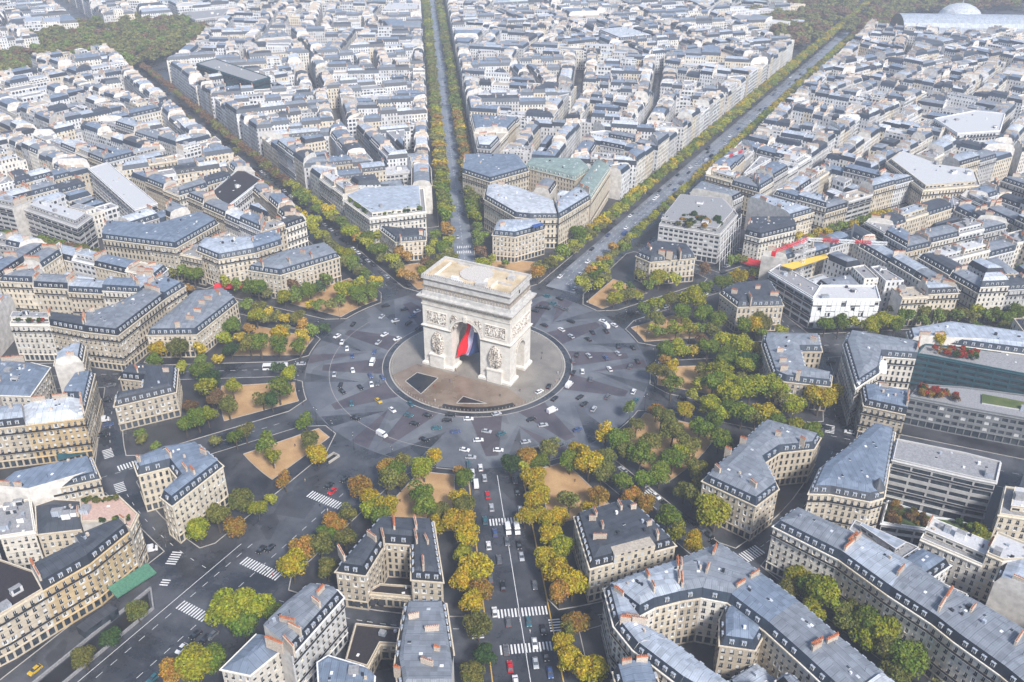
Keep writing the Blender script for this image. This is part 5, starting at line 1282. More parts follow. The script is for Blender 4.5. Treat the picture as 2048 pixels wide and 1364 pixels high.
# scattered courtyard and far street trees
for _ in range(90):
    a,r=rng.uniform(-75,75),rng.uniform(320,1300); x,y=POL(r,a)
    if inview([(x,y)],5,0,0): FARTREES.append((x,y,rng.choice('mmbg'),rng.uniform(3,5),rng.uniform(9,13)))
fill(MONCEAU,11,['m','m','m','g','m','b'],7,15); fill(CG1,12,['m','b','m','b','m'],7.5,15); fill(CG2,12,['m','b','b','m'],7.5,14)
PARTS_={}
def forest(name,items,label):
    """many crowns merged into one sheet of leaves, one material per leaf colour"""
    V=[];F_=[];MI=[];names=[];k=0
    for (x,y,col,rad,h) in items:
        if col not in names: names.append(col)
        me=rng.choice(CRL); n=len(me.vertices); a=np.empty(n*3); me.vertices.foreach_get('co',a); a=a.reshape(-1,3)
        t=rng.uniform(0,6.28); c,s=math.cos(t),math.sin(t); rad*=1.3; q=np.stack([(a[:,0]*c-a[:,1]*s)*rad+x,(a[:,0]*s+a[:,1]*c)*rad+y,a[:,2]*h*.42+h*.62],1)
        V.append(q); f=np.arange(n).reshape(-1,4)+k; F_.append(f); MI.append(np.full(len(f),names.index(col),np.int32)); k+=n
    V=np.concatenate(V); F_=np.concatenate(F_); MI=np.concatenate(MI); me=bpy.data.meshes.new(name); me.from_pydata(V.tolist(),[],F_.tolist())
    for c in names:
        key='leaf_'+c
        if key not in M:
            b=NB(key); g=b.n.new('ShaderNodeNewGeometry'); ri=g.outputs['Random Per Island']; n_=b.range(b.noise(.05,2),.3,.7,.75,1.2)
            M[key]=b.done(b.hsv(LEAFC[c],b.math('MULTIPLY',b.range(ri,0,1,.55,1.4),n_)),.8)
        me.materials.append(M[key])
    me.polygons.foreach_set('material_index',MI); o=bpy.data.objects.new(name,me); C.objects.link(o); tag(o,label,'trees',kind='stuff')
forest('park_woodland',FARTREES,'distant park woods and far street trees fading into haze')
print('trees',len(TREES),'far',len(FARTREES),time.time()-T0)
# planting on roofs
def shrubs(name,poly_px,z,cols,n,rad,parent,label=None):
    poly=F(poly_px,z); xs=[p[0] for p in poly]; ys=[p[1] for p in poly]; k=0
    for _ in range(n*10):
        q=(rng.uniform(min(xs),max(xs)),rng.uniform(min(ys),max(ys)))
        if not inside(q,poly): continue
        c=bpy.data.objects.new(name,rng.choice(CRL)); C.objects.link(c); r=rad*rng.uniform(.6,1.3); col=rng.choice(cols); kk=LEAFC[col]
        l=parent.location if parent else (0,0,0); c.parent=parent; c.location=(q[0]-l[0],q[1]-l[1],z+r*.5-l[2]); c.scale=(r,r,r*1.0); c.rotation_euler=(0,0,rng.uniform(0,6)); c.color=(*kk,1)
        if label: c['label']=LEAFN[col]+' roof shrub'
        k+=1
        if k>=n: break
shrubs('shrub',[(695,403),(742,434),(848,421),(847,413),(745,424),(705,402)],20.5,['g','d','g'],34,1.7,tg)
shrubs('shrub',[(1335,448),(1432,464),(1452,440),(1345,430)],20,['d','m','o','d','d'],22,2.7,gl)
BDL={o['label']:o for o in BUILT}
shrubs('shrub',[(1862,706),(1955,722),(1955,706),(1870,694)],20,['r','o','d','r','g'],34,1.8,tl)
shrubs('shrub',[(1852,688),(1880,694),(1880,680),(1856,678)],20,['y'],3,3.2,tl)
shrubs('shrub',[(1835,790),(1925,806),(1925,784),(1842,776)],14.5,['r','r','o','d','b','r'],26,2.0,BDL['black glass offices with a grass roof and red shrubs below the teal glass'])
shrubs('shrub',[(1766,1044),(1864,1056),(1864,1036),(1775,1008)],8.2,['b','o','m','b'],34,1.8,BDL['low white building with rust coloured plants on its roof behind the turret'])
shrubs('shrub',[(1870,1078),(1988,1096),(1994,1070),(1900,1044)],8.2,['g','l','d','l'],34,2.0,BDL['low white building with a yellow and green roof garden'])
shrubs('shrub',[(165,1004),(236,996),(232,1000),(165,1010)],21,['d','m'],12,1.3,lbt); shrubs('shrub',[(178,1040),(258,1035),(258,1042),(178,1046)],21,['g','d'],12,1.0,lbt)
shrubs('shrub',[(25,646),(98,646),(100,636),(32,634)],21,['d','g','r'],12,1.4,BDL['pale building with shrubs on its terrace left of the triple balcony front'])
m=MB(); q=ccw(F([(1964,788),(2060,806),(2060,822),(1964,806)],14.6)); m.prism(q,14.1,14.75,'flatwhite',top='grass'); m.obj('grass_roof',BDL['black glass offices with a grass roof and red shrubs below the teal glass'])
for z_ in ((1765,890),(1800,895),(1835,902),(1880,912),(1925,920),(1970,930)): pass

# ================================================================== VEHICLES
b=NB('car_paint'); oi=b.n.new('ShaderNodeObjectInfo'); M['car_paint']=b.done(oi.outputs['Color'],.28,.1,.6)
simple('tyre',(.015,.015,.016),.8); simple('rim',(.4,.41,.43),.4); simple('lamp_red',(.4,.01,.01),.4); simple('lamp_white',(.8,.8,.75),.3)
def loft(m,secs,mat,mats=None):
    k=len(m.v); n=len(secs[0])
    for s in secs: m.v+=s
    for i in range(len(secs)-1):
        for j in range(n):
            m.f.append((k+i*n+j,k+i*n+(j+1)%n,k+(i+1)*n+(j+1)%n,k+(i+1)*n+j)); m.m.append(m.mi(mats[i] if mats else mat))
    m.f.append(tuple(k+j for j in reversed(range(n)))); m.m.append(m.mi(mat)); m.f.append(tuple(k+(len(secs)-1)*n+j for j in range(n))); m.m.append(m.mi(mat))
def carset(kind):
    if kind=='car': L,Wd,prof=4.4,1.8,[(-2.2,.35,.62),(-2.15,.3,.86),(-1.5,.25,.95),(-.9,.25,.97),(.9,.25,.98),(1.7,.27,.95),(2.1,.3,.82),(2.2,.38,.6)]; cab=[(-1.95,.93,.93),(-1.3,.93,1.42),(.35,.93,1.45),(1.15,.93,.95)]
    elif kind=='van': L,Wd,prof=5.4,2.0,[(-2.7,.4,1.2),(-2.6,.3,2.2),(-1.0,.3,2.35),(1.2,.3,2.35),(1.9,.3,1.55),(2.6,.3,1.1),(2.7,.4,.7)]; cab=[(1.15,1.4,1.42),(1.2,1.45,2.25),(1.55,1.4,2.0),(2.0,1.38,1.42)]
    elif kind=='bus': L,Wd,prof=12,2.5,[(-6,.4,2.6),(-5.9,.35,3.0),(0,.35,3.05),(5.8,.35,3.0),(6,.45,2.6)]; cab=[(-5.7,1.5,1.52),(-5.6,1.5,2.5),(5.6,1.5,2.5),(6.04,1.3,1.5)]
    h=Wd/2; m=MB(); loft(m,[[(x,-h,z0),(x,h,z0),(x,h,z1*.72),(x,h*.92,z1),(x,-h*.92,z1),(x,-h,z1*.72)] for x,z0,z1 in prof],'car_paint'); body=m.mesh('car_body_'+kind)
    m=MB(); hh=h*.86 if kind=='car' else h+.015
    if kind=='car':
        loft(m,[[(x,-hh,z0-.05),(x,hh,z0-.05),(x,hh*.8 if z1>1 else hh,z1),(x,-hh*.8 if z1>1 else -hh,z1)] for x,z0,z1 in cab],'glass'); 
        m2=MB(); m2.box((-1.25,-.6,1.42),(1.55,0,0),(0,1.2,0),(0,0,.05),'car_paint')
        cabm=m.mesh('car_glass_'+kind); roof=m2.mesh('car_roof')
    else:
        loft(m,[[(x,-hh,z0),(x,hh,z0),(x,hh,z1),(x,-hh,z1)] for x,z0,z1 in cab],'glass'); cabm=m.mesh('car_glass_'+kind); roof=None
    m=MB(); 
    for i in range(1):
        m.tube([(0,-.12,0),(0,.12,0)],.33 if kind!='bus' else .48,'tyre',12); m.tube([(0,-.14,0),(0,.14,0)],.18,'rim',8)
    return body,cabm,roof,m.mesh('wheel_'+kind),L,h,prof
CS={k:carset(k) for k in ('car','van','bus')}
lm=MB(); lm.box((0,-.18,0),(.06,0,0),(0,.36,0),(0,0,.14),'lamp_white'); LW=lm.mesh('headlight'); lm=MB(); lm.box((0,-.15,0),(.06,0,0),(0,.3,0),(0,0,.16),'lamp_red'); LRd=lm.mesh('taillight')
CC={'white':(.75,.75,.76),'black':(.012,.013,.016),'grey':(.12,.125,.14),'silver':(.42,.44,.47),'blue':(.05,.09,.22),'teal':(.03,.12,.15),'red':(.55,.012,.02),'yellow':(.6,.38,.02)}
NCAR=0
def car(x,y,rz,col,kind='car',label=None,group='vehicles on the roads',detail=True):
    global NCAR; NCAR+=1
    bd_,cb,rf,wh,L,h,prof=CS[kind]; k=CC[col]
    nm={'car':'car','van':'van','bus':'bus'}[kind]
    r=empty(nm,(x,y,.025),rz,label,nm,group)
    def ad(name,me,loc=(0,0,0),rz=0):
        o=bpy.data.objects.new(name,me); C.objects.link(o); o.parent=r; o.location=loc; o.rotation_euler=(0,0,rz); o.color=(*k,1); return o
    ad('body',bd_); ad('cabin_glass',cb)
    if rf: ad('roof_panel',rf)
    if detail:
        for sx in (-.31,.31):
            for sy in (-1,1): ad('wheel',wh,(L*sx,sy*(h-.1),.33 if kind!='bus' else .45))
        for sy in (-1,1):
            ad('headlight',LW,(L/2-.04,sy*h*.66,.62)); ad('taillight',LRd,(-L/2-.02,sy*h*.7,.65))
    return r
def tangent(x,y): return math.atan2(x,-y)          # counter-clockwise traffic round the arch
T_I=lambda L:[(560+x/2.926,700+y/2.926,c,k) for x,y,c,k in L]
T_R=lambda L:[(780+x/3.79,480+y/3.79,c,k) for x,y,c,k in L]
ring=T_I([(425,118,'white','car'),(540,75,'white','van'),(528,150,'blue','car'),(600,160,'blue','car'),(535,200,'white','car'),(572,193,'grey','car'),(470,218,'black','car'),(365,242,'black','car'),(417,312,'teal','car'),(575,296,'yellow','car'),(765,316,'teal','car'),(657,350,'white','car'),(752,380,'teal','car'),(863,382,'black','car'),(997,378,'black','car'),(787,430,'black','car'),(978,410,'black','car'),(1103,402,'white','car'),(1027,475,'blue','car'),(596,495,'white','van'),(1267,373,'silver','car'),(1593,355,'white','van'),(1607,283,'black','car'),(1755,275,'black','car'),(1780,315,'black','car'),(1692,205,'white','van'),(1517,243,'white','car'),(1573,212,'black','car'),(1738,27,'black','car'),(1712,62,'grey','car'),(1716,132,'black','car'),(1770,125,'white','car'),(1817,170,'grey','car'),(1437,537,'silver','car'),(1080,583,'white','car'),(1117,627,'silver','car')])
ring+=T_R([(55,748,'white','car'),(205,540,'white','car'),(140,628,'black','car'),(215,670,'black','car'),(1168,645,'black','car'),(1298,678,'white','car'),(1097,535,'black','car'),(1133,508,'black','car'),(1187,515,'black','car'),(1233,480,'teal','car'),(1285,443,'black','car'),(1272,502,'grey','car'),(1328,525,'grey','car')])
ring+=[(674,672,'white','car'),(684,684,'white','car'),(694,697,'white','car'),(1212,652,'white','van'),(1266,695,'black','car'),(1267,783,'white','car'),(1275,722,'black','car'),(1228,650,'white','car'),(1212,662,'black','car')]
info=[]
for x,y,c,k in ring:
    gx,gy=G(x,y,.6); info.append((gx,gy,c,k))
CARS=[]
def addcar(gx,gy,rz,c,k,zone,key): CARS.append([gx,gy,rz,c,k,zone,key])
for gx,gy,c,k in info:
    a=math.degrees(math.atan2(gx,gy)); rz=tangent(gx,gy)+rng.uniform(-.35,.35); addcar(gx,gy,rz,c,k,'circling the arch, %s counted clockwise from the centre avenue',(a-148)%360)
fo_=[(937,928,'teal','car'),(945,945,'white','car'),(945,956,'silver','car'),(961,935,'white','car'),(969,956,'silver','car'),(952,968,'white','van'),(975,990,'red','car'),(983,1015,'silver','car'),(970,1041,'teal','car'),(990,1066,'blue','car'),(977,1091,'white','car'),(1016,1059,'white','van'),(1034,1059,'white','van'),(1014,1083,'grey','car'),(1038,1090,'black','car'),(1043,1113,'silver','car'),(1057,1243,'teal','car'),(1020,1333,'red','car'),(1071,1326,'silver','car'),(1092,1311,'black','car'),(1100,1345,'blue','car'),(1012,1300,'grey','car'),(1031,1362,'white','car')]
for x,y,c,k in fo_:
    gx,gy=G(x,y,.6); aa=R(90-147.8); lane=(x-(949+(y-930)*.155)); addcar(gx,gy,aa+(math.pi if lane<30 else 0),c,k,'on the straight avenue at the bottom, %s out from the round place',math.hypot(gx,gy))
for x,y,c,k in [(665,982,'red','car'),(658,971,'black','car'),(689,958,'black','car'),(522,1099,'black','car'),(540,1096,'black','car'),(391,1269,'black','car'),(363,1297,'white','car'),(382,1302,'grey','car'),(410,1278,'black','car'),(337,1325,'black','car'),(306,1356,'teal','car'),(70,1340,'yellow','car'),(425,1270,'grey','car')]:
    gx,gy=G(x,y,.6); addcar(gx,gy,R(90-183.5)+rng.uniform(-.1,.1),c,k,'on the wide avenue at the bottom left, %s out from the place',math.hypot(gx,gy))
for x,y,c,k in [(206,840,'white','van'),(216,849,'blue','car'),(205,870,'black','car'),(300,1099,'white','van'),(213,800,'black','car'),(222,770,'grey','car')]:
    gx,gy=G(x,y,.6); addcar(gx,gy,R(90-135)+1.57,c,k,'in the narrow ring street, %s out from the arch',math.hypot(gx,gy))
for x,y,c,k in [(551,735,'white','bus'),(575,748,'white','car'),(602,726,'silver','car')]:
    gx,gy=G(x,y,1); addcar(gx,gy,R(90-240),c,k,'between the two sand plots, %s out from the arch',math.hypot(gx,gy))
for x,y,c,k in [(1312,992,'white','car'),(1372,1035,'black','car'),(1388,1046,'black','car'),(1402,1058,'grey','car'),(1418,1070,'black','car'),(1286,968,'silver','car')]:
    gx,gy=G(x,y,.6); addcar(gx,gy,R(90-120),c,k,'parked before the L shaped block, %s out from the arch',math.hypot(gx,gy))
for x,y,c,k in [(1474,524,'teal','car'),(1454,532,'white','car'),(1447,545,'black','car'),(1480,500,'white','car'),(1468,515,'silver','car'),(1384,697,'white','car'),(1332,699,'white','car'),(1358,700,'silver','car'),(1662,723,'black','car'),(1680,750,'black','car'),(815,570,'black','car'),(700,455,'white','car'),(715,470,'silver','car'),(745,500,'white','car'),(720,520,'grey','car'),(755,560,'white','car')]:
    gx,gy=G(x,y,.6); 
    a_=min(AV,key=lambda v:abs((math.degrees(math.atan2(gx,gy))-v[1]+180)%360-180)); addcar(gx,gy,R(90-a_[1]),c,k,'in the side avenues, %s counted clockwise from the centre avenue',(math.degrees(math.atan2(gx,gy))-148)%360)
for i in range(70):
    r=100+i*8.5+rng.uniform(-4,4); o=rng.choice((-7,-4.2,-1.5,1.5,4.2,7)); gx,gy=along(3.1,r,o); addcar(gx,gy,R(90-3.1)+(math.pi if o<0 else 0),rng.choice(['white','black','grey','silver','black','blue','white']),'van' if rng.random()<.12 else 'car','on the wide traffic-filled avenue, %s out from the arch',r)
for i in range(12):
    r=150+i*45+rng.uniform(-9,9); o=rng.choice((-2.6,2.6)); gx,gy=along(328.8,r,o); addcar(gx,gy,R(90-328.8)+(math.pi if o<0 else 0),rng.choice(['white','black','grey','silver']),'car','on the straight avenue behind the arch, %s out from it',r)
for i in range(60):
    if i>45: break
    r=rng.uniform(92,212); o=rng.choice((-7.5,-4,3.5,7.5)); gx,gy=along(147.8,r,o)
    if all(math.hypot(c[0]-gx,c[1]-gy)>5.6 for c in CARS): addcar(gx,gy,R(90-147.8)+(math.pi if o>0 else 0),rng.choice(['black','grey','white','silver','blue','white']),'car','on the straight avenue at the bottom, %s out from the round place',r)
for i in range(70):
    r,a_=rng.uniform(50,81),rng.uniform(0,360); gx,gy=POL(r,a_)
    if all(math.hypot(c[0]-gx,c[1]-gy)>5.5 for c in CARS): addcar(gx,gy,tangent(gx,gy)+rng.uniform(-.4,.4),rng.choice(['black','black','grey','white','silver','blue','teal','black']),'car','circling the arch, %s counted clockwise from the centre avenue',(a_-148)%360)
for nm_,o_,r0,r1 in (('hoche',-4.6,110,260),('hoche',4.6,110,330),('hugo',-4.4,95,230),('hugo',4.4,175,240),('marceau',4.8,110,300),('kleber',-4.8,100,230),('wagram',-4.8,170,240)):
    a_=[v for v in AV if v[0]==nm_][0][1]; r=r0
    while r<r1:
        gx,gy=along(a_,r,o_); r+=rng.uniform(5.6,11)
        if all(math.hypot(c[0]-gx,c[1]-gy)>4 for c in CARS): addcar(gx,gy,R(90-a_)+(math.pi if o_<0 else 0),rng.choice(['black','black','grey','white','silver']),'car','parked in the side avenues, %s counted clockwise from the centre avenue',(a_-148)%360+r*.001)
zc={}
for c in CARS: zc.setdefault((c[5],c[3],c[4]),[]).append(c)
for v in zc.values():
    v.sort(key=lambda c:c[6])
    for i,c in enumerate(v): c.append(ORD[i] if len(v)>1 else None)
for gx,gy,rz,c,k,zone,key,o in CARS:
    z=zone%o if o else zone.split(', ')[0]
    d=math.hypot(gx-CAM[0],gy-CAM[1]); lab='%s %s %s%s'%(c,k,z,'' if not o else ''); car(gx,gy,rz,c,k,lab,'vehicles '+zone.split(', ')[0],d<420)
print('cars',NCAR,time.time()-T0)

# ================================================================== PEOPLE (tiny, standing and walking)
simple('skin',(.45,.28,.2),.7)
b=NB('clothes'); oi=b.n.new('ShaderNodeObjectInfo'); M['clothes']=b.done(oi.outputs['Color'],.85)
def person_mesh(stride):
    me=bpy.data.meshes.new('p'); s=stride
    V=[(0,0,.92),(0,0,1.15),(0,0,1.38),(0,0,1.5),(0,0,1.62),(0,0,1.72),(.19,0,1.4),(.24,.05,1.12),(.23,.14*s,.86),(-.19,0,1.4),(-.24,-.05,1.12),(-.23,-.14*s,.86),(.09,0,.88),(.1,.18*s,.48),(.1,.12*s,.06),(-.09,0,.88),(-.1,-.14*s,.48),(-.1,-.3*s,.08),(.1,.12*s+.16,.03),(-.1,-.3*s+.15,.03)]
    E_=[(0,1),(1,2),(2,3),(3,4),(4,5),(2,6),(6,7),(7,8),(2,9),(9,10),(10,11),(0,12),(12,13),(13,14),(0,15),(15,16),(16,17),(14,18),(17,19)]
    rad=[.15,.14,.16,.06,.1,.08,.07,.05,.04,.07,.05,.04,.1,.07,.05,.1,.07,.05,.04,.04]
    me.from_pydata(V,E_,[]); o=bpy.data.objects.new('p',me); C.objects.link(o); md=o.modifiers.new('s','SKIN')
    for i,sv in enumerate(me.skin_vertices[0].data): sv.radius=(rad[i],rad[i]*.8); sv.use_root=(i==0)
    sb=o.modifiers.new('u','SUBSURF'); sb.levels=1; sb.render_levels=1
    dg=bpy.context.evaluated_depsgraph_get(); r=bpy.data.meshes.new_from_object(o.evaluated_get(dg)); bpy.data.objects.remove(o)
    r.materials.clear(); r.materials.append(M['clothes']); r.materials.append(M['skin'])
    mi=[1 if p.center[2]>1.5 else 0 for p in r.polygons]; r.polygons.foreach_set('material_index',mi); return r
PM=[person_mesh(0.1),person_mesh(1.0),person_mesh(-.8)]
pcol={'dark':(.02,.02,.025),'red':(.35,.03,.03),'beige':(.4,.33,.24),'blue':(.05,.08,.2),'white':(.6,.6,.6)}
def people(px,where,z=.15):
    for i,(x,y) in enumerate(px):
        cn=rng.choice(['dark','dark','dark','blue','beige','red','white']); gx,gy=G(x,y,z+.9); o=bpy.data.objects.new('person',rng.choice(PM)); C.objects.link(o); o.location=(gx,gy,z); o.rotation_euler=(0,0,rng.uniform(0,6.28)); o.color=(*pcol[cn],1)
        tag(o,'person in %s clothes %s, %s from its near end'%(cn,where,ORD[i]),'person','people on foot '+where)
people([(911,738),(914,741),(917,739),(1084,705),(1083,715),(1116,745),(1119,757),(1112,762),(868,770),(850,800),(862,812),(870,800),(880,815),(900,760),(1000,790),(1040,780)],'on the arch island')
people([(640,1010),(650,1014),(655,1020),(1000,1045),(1015,1044),(1025,1048),(1040,1240),(1060,1262),(532,1140),(545,1148),(905,1060)],'at the zebra crossings',.02)
people([(550,930),(590,890),(610,960),(800,1000),(850,1010),(560,700),(520,790),(1150,960),(1340,680)],'on the sand plots')

# ================================================================== STREET LAMPS, CRANES, SIGNS
m=MB(); m.tube([(0,0,0),(0,0,1.2)],.16,'rail',8,.11); m.tube([(0,0,1.2),(0,0,9)],.09,'rail',6,.06); LP=m.mesh('lamp_pole')
m=MB(); m.tube([(-1.1,0,8.7),(-.6,0,9.1),(.6,0,9.1),(1.1,0,8.7)],.05,'rail',5); LA=m.mesh('lamp_arm')
m=MB(); m.tube([(0,0,-.45),(0,0,0)],.12,'lamp_white',6,.24); m.tube([(0,0,0),(0,0,.25)],.26,'rail',6,.04); LL=m.mesh('lantern')
def lamp(x,y,lab,g_):
    r=empty('street_lamp',(x,y,.1),rng.uniform(0,3.1),lab,'street lamp',g_)
    for nm,me,l in (('pole',LP,(0,0,0)),('arm',LA,(0,0,0)),('lantern',LL,(-1.1,0,8.5)),('lantern',LL,(1.1,0,8.5))):
        o=bpy.data.objects.new(nm,me); C.objects.link(o); o.parent=r; o.location=l
li=0
for i in range(12):
    s_,b_,A,B=sector(i)
    for j,f in enumerate((.2,.5,.8)):
        x,y=POL(86.5,A+(B-A)*f); px,py,d=PX((x,y,5))
        if 0<px<PW and 0<py<PH:
            lamp(x,y,'lamp post %s, %s of three clockwise'%(SLAB[s_[0]],ORD[j]),'lamp posts round the place')
# tower crane over the sheeted site
simple('crane_white',(.7,.7,.7),.5); simple('crane_red',(.6,.02,.03),.5); simple('crane_yellow',(.75,.5,.03),.5)
def lattice(m,p,q,s,mat,n,wd=.12):
    p=Vector(p);q=Vector(q); d=(q-p).normalized(); u=d.orthogonal().normalized()
    if abs(d.z)<.9: u=Vector((0,0,1))
    v_=d.cross(u).normalized(); cs=[u*a*s/2+v_*b_*s/2 for a,b_ in ((1,1),(1,-1),(-1,-1),(-1,1))]
    for c in cs: m.tube([p+c,q+c],wd,mat if isinstance(mat,str) else mat[0],4)
    for i in range(n):
        a=p+(q-p)*i/n; b_=p+(q-p)*(i+1)/n; mt=mat if isinstance(mat,str) else mat[int(i*len(mat)/n)]
        for k in range(4): m.tube([a+cs[k],b_+cs[(k+1)%4]],wd*.7,mt,3,cap=False); m.tube([a+cs[k],a+cs[(k+1)%4]],wd*.7,mt,3,cap=False)
bx,by=G(1603,535,18)
cr=empty('tower_crane',(bx,by,0),0,'white tower crane with a red and white jib over the sheeted site','crane')
m=MB(); lattice(m,(bx,by,0),(bx,by,34),1.7,'crane_white',16); m.obj('mast',cr)
j0=np.array([bx,by,35.0]); e1=np.array([*G(1775,487,35),35]); e2=np.array([*G(1548,503,35),35])
m=MB(); nseg=5
for k in range(nseg): lattice(m,tuple(j0+(e1-j0)*k/nseg),tuple(j0+(e1-j0)*(k+1)/nseg),1.3,['crane_white','crane_red'][k%2],6,.14)
m.obj('jib',cr)
m=MB(); lattice(m,tuple(j0),tuple(e2),1.3,'crane_red',5); m.obj('counter_jib',cr)
m=MB(); m.cbox((e2[0],e2[1]),2.2,1.6,32.5,35,'crane_red'); m.obj('counterweight',cr)
m=MB(); m.cbox((bx+1.6,by-.5),1.6,1.6,33,35,'crane_white'); m.face([(bx+.79,by-1.32,33.6),(bx+2.4,by-1.32,33.6),(bx+2.4,by-1.32,34.8),(bx+.79,by-1.32,34.8)],'glass'); m.obj('cab',cr)
m=MB(); q=F([(1560,531),(1585,539),(1657,515),(1650,508)],21); m.face([(*p,21+.0) for p in q],'yellow_sheet'); m.face([(*p,21.15) for p in q][::-1],'yellow_sheet')
for p in q: m.tube([(*p,18),(*p,21)],.15,'crane_white',4)
m.obj('site_canopy',label='yellow sheeted canopy on the scaffolded building by the crane mast',cat='canopy')
bx,by=G(1440,385,0); cr=empty('small_crane',(bx,by,0),0,'small red and white crane beside the wide avenue','crane')
m=MB(); lattice(m,(bx,by,0),(bx,by,26),1.5,'crane_red',10); m.obj('mast',cr)
m=MB(); e=np.array([*G(1485,302,30),30]); j0=np.array([bx,by,26.0])
for k in range(4): lattice(m,tuple(j0+(e-j0)*k/4),tuple(j0+(e-j0)*(k+1)/4),1.3,['crane_white','crane_red'][k%2],4,.14)
m.obj('jib',cr)
# green awning, shop fronts, market tent roof
awning(lb2,F([(222,1197),(300,1147)],0),0,'green_cloth',5.2,1.6,5.0,label='green awning')
awning(lb1,F([(92,1270),(150,1222)],0),0,'red_cloth',4.2,1.2,2.0,label='red awning')
m=MB(); a,b_=F([(152,1252),(218,1205)],3.5); n_=(-(b_[1]-a[1]),(b_[0]-a[0])); L=math.hypot(*n_); n_=(-n_[0]/L*4.5,-n_[1]/L*4.5)
m.box((*a,0),(b_[0]-a[0],b_[1]-a[1],0),(*n_,0),(0,0,3.3),'glass',top='zincdark'); m.obj('veranda',lb1)
awning(BDL['cream building with a mitred corner above the small red awning'],F([(432,580),(488,580)],0),0,'red_cloth',4.4,1.6,3.0,label='bright red awning')
awning(BDL['yellow fronted building with a pale zinc roof at the corner of the narrow street'],F([(118,925),(182,908)],0),0,'teal_glass',4.6,1.5,2.6,name='glass_canopy')
m=MB(); q=F([(1725,716),(1774,722),(1773,747),(1713,745)],19); ctr=cen(q)
for i in range(4): m.face([(*q[i],19),(*q[(i+1)%4],19),(*ctr,23.0)],'white_sheet')
for p in q: m.tube([(*p,12),(*p,19)],.12,'crane_white',4)
m.obj('tent_roof',label='white stretched tent roof beside the curved corner building',cat='tent')
tq=G(1752,985,19); m=MB(); m.prism(ngon(tq,2.6,12),12,21.5,'wall_cream'); k=ngon(tq,2.9,12)
for i in range(12): m.face([(*k[i],21.5),(*k[(i+1)%12],21.5),(*tq,26)],'zincdark')
m.obj('turret',BDL['ornate cream building with a round corner turret by the one-way street'])
# underpass walls on the wide avenue
m=MB()
a=183.5
for o,r0,r1 in ((-20.5,184,262),(-12.5,190,262)): ribbon(m,[along(a,r0,-o),along(a,r1,-o)],.5,1.1,'flatgrey',0)
ribbon(m,[along(a,184,20.5),along(a,190,12.5)],.5,1.1,'flatgrey',0)
m.obj('underpass_wall',label='low concrete parapet walls round the underpass ramp',cat='wall')
g=MB(); g.face([(*along(a,186,19.8),.02),(*along(a,191,13),.02),(*along(a,262,13),.02),(*along(a,262,19.8),.02)],'asphalt_dark'); structure('underpass_ramp',g)
for i,(x,y) in enumerate(((663,918),(588,655),(1075,905),(1420,660))):
    gx,gy=G(x,y,0); m=MB(); rz=math.atan2(gy,gx)
    for dx,dy,sx,sy in ((0,-1.6,6,.4),(0,1.6,6,.4),(-2.8,0,.4,2.8)): m.cbox((gx+dx*math.cos(rz)-dy*math.sin(rz),gy+dx*math.sin(rz)+dy*math.cos(rz)),sx,sy,.1,1.2,'kerb_stone',rz)
    m.cbox((gx,gy),5.2,2.8,.12,.2,'asphalt_dark',rz)
    m.obj('stairwell',label='pale stone walled stairwell '+['beside the sand plot before the V shaped block','beside the sand plot before the big-chimney wedge','at the head of the planted centre avenue','on the sand plot below the white-sheeted site'][i],cat='stairwell')
# bollards round the island: short posts with a rail
m=MB()
for i in range(150):
    x,y=POL(41.6,i*2.4); m.tube([(x,y,.14),(x,y,.95)],.11,'kerb_stone',5)
m.obj('bollard_chain',label='ring of short pale bollards round the edge of the arch island',cat='bollards',kind='stuff')

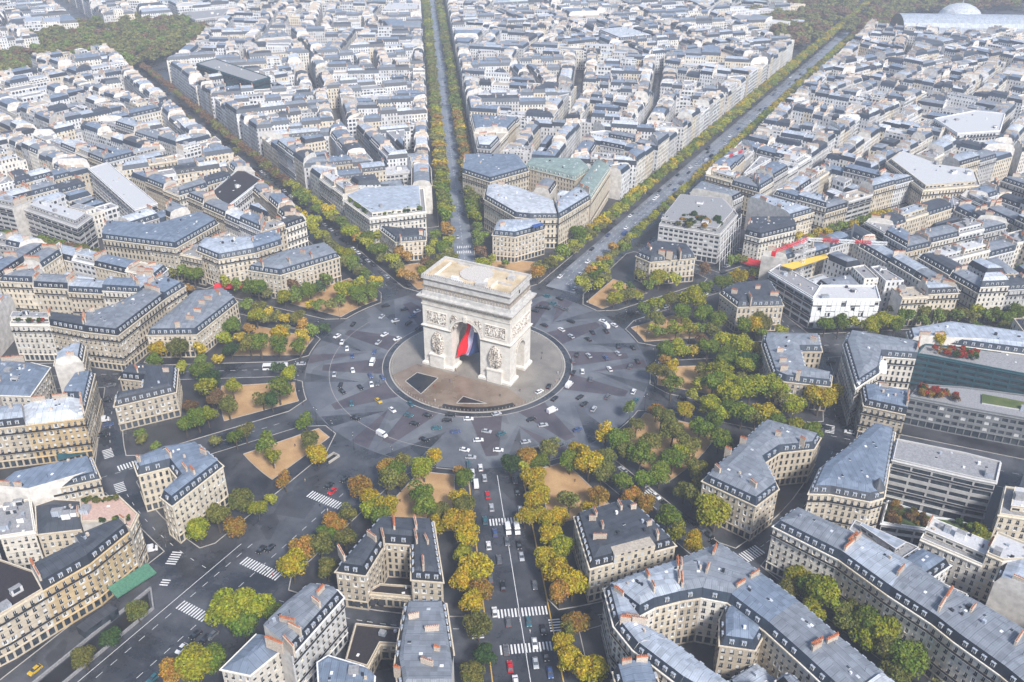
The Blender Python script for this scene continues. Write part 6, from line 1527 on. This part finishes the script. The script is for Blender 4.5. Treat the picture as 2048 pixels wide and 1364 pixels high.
# the great glass roofed palace at the end of the wide avenue
pc=G(1935,62,16); pa=G(1800,68,16); pb=G(2110,72,16)
d_=(pb[0]-pa[0],pb[1]-pa[1]); L=math.hypot(*d_); t=(d_[0]/L,d_[1]/L); n_=(-t[1],t[0])
pr=empty('glass_roofed_palace',(*pc,0),0,'huge palace with vaulted glass roofs and a low dome at the hazy top corner','palace')
m=MB(); A=pa; q=[A,(A[0]+t[0]*L,A[1]+t[1]*L),(A[0]+t[0]*L+n_[0]*60,A[1]+t[1]*L+n_[1]*60),(A[0]+n_[0]*60,A[1]+n_[1]*60)]
for i in range(4): m.face([(*q[i],0),(*q[(i+1)%4],0),(*q[(i+1)%4],17),(*q[i],17)],'win_pale')
m.face([(*p,17) for p in q],'flatwhite'); m.obj('stone_wall',pr)
m=MB()
for i in range(10):
    a0,a1=math.pi*i/10,math.pi*(i+1)/10; P_=lambda s,a:(A[0]+t[0]*s+n_[0]*(30-24*math.cos(a)),A[1]+t[1]*s+n_[1]*(30-24*math.cos(a)),17+17*math.sin(a))
    m.face([P_(6,a0),P_(L-6,a0),P_(L-6,a1),P_(6,a1)],'zincpale')
for s in (6,L-6): m.face([(A[0]+t[0]*s+n_[0]*(30-24*math.cos(math.pi*i/10)),A[1]+t[1]*s+n_[1]*(30-24*math.cos(math.pi*i/10)),17+17*math.sin(math.pi*i/10)) for i in range(11)],'glass')
m.obj('vaulted_roof',pr)
m=MB(); m.ell((pc[0]+n_[0]*30,pc[1]+n_[1]*30,24),26,26,19,'zincwhite',24,10,0); m.tube([(pc[0]+n_[0]*30,pc[1]+n_[1]*30,42),(pc[0]+n_[0]*30,pc[1]+n_[1]*30,58)],.8,'zincpale',6,.2); m.obj('dome',pr)
wx,wy=G(1590,62,0); m=MB(); m.cbox((wx,wy),26,18,0,10,'wall_pale',.4); m.cbox((wx,wy),20,12,10,13,'zincwhite',.4); m.obj('garden_pavilion',label='white pavilion among the hazy woods beside the wide avenue',cat='pavilion')

# ================================================================== HAZE
hz=MB(); hz.box((-2300,-600,-1.5),(3600,0,0),(0,2900,0),(0,0,262),'glass')
hzm=bpy.data.materials.new('haze'); hzm.use_nodes=True; t_=hzm.node_tree; t_.nodes.clear(); ou=t_.nodes.new('ShaderNodeOutputMaterial'); pvn=t_.nodes.new('ShaderNodeVolumePrincipled')
pvn.inputs['Density'].default_value=HAZE; pvn.inputs['Color'].default_value=(.80,.87,1,1); pvn.inputs['Anisotropy'].default_value=0; t_.links.new(pvn.outputs[0],ou.inputs['Volume'])
ho=hz.obj('haze',kind='stuff',label='pale even haze over the whole city',cat='haze'); ho.data.materials.clear(); ho.data.materials.append(hzm)
print('done',time.time()-T0,len(bpy.data.objects))
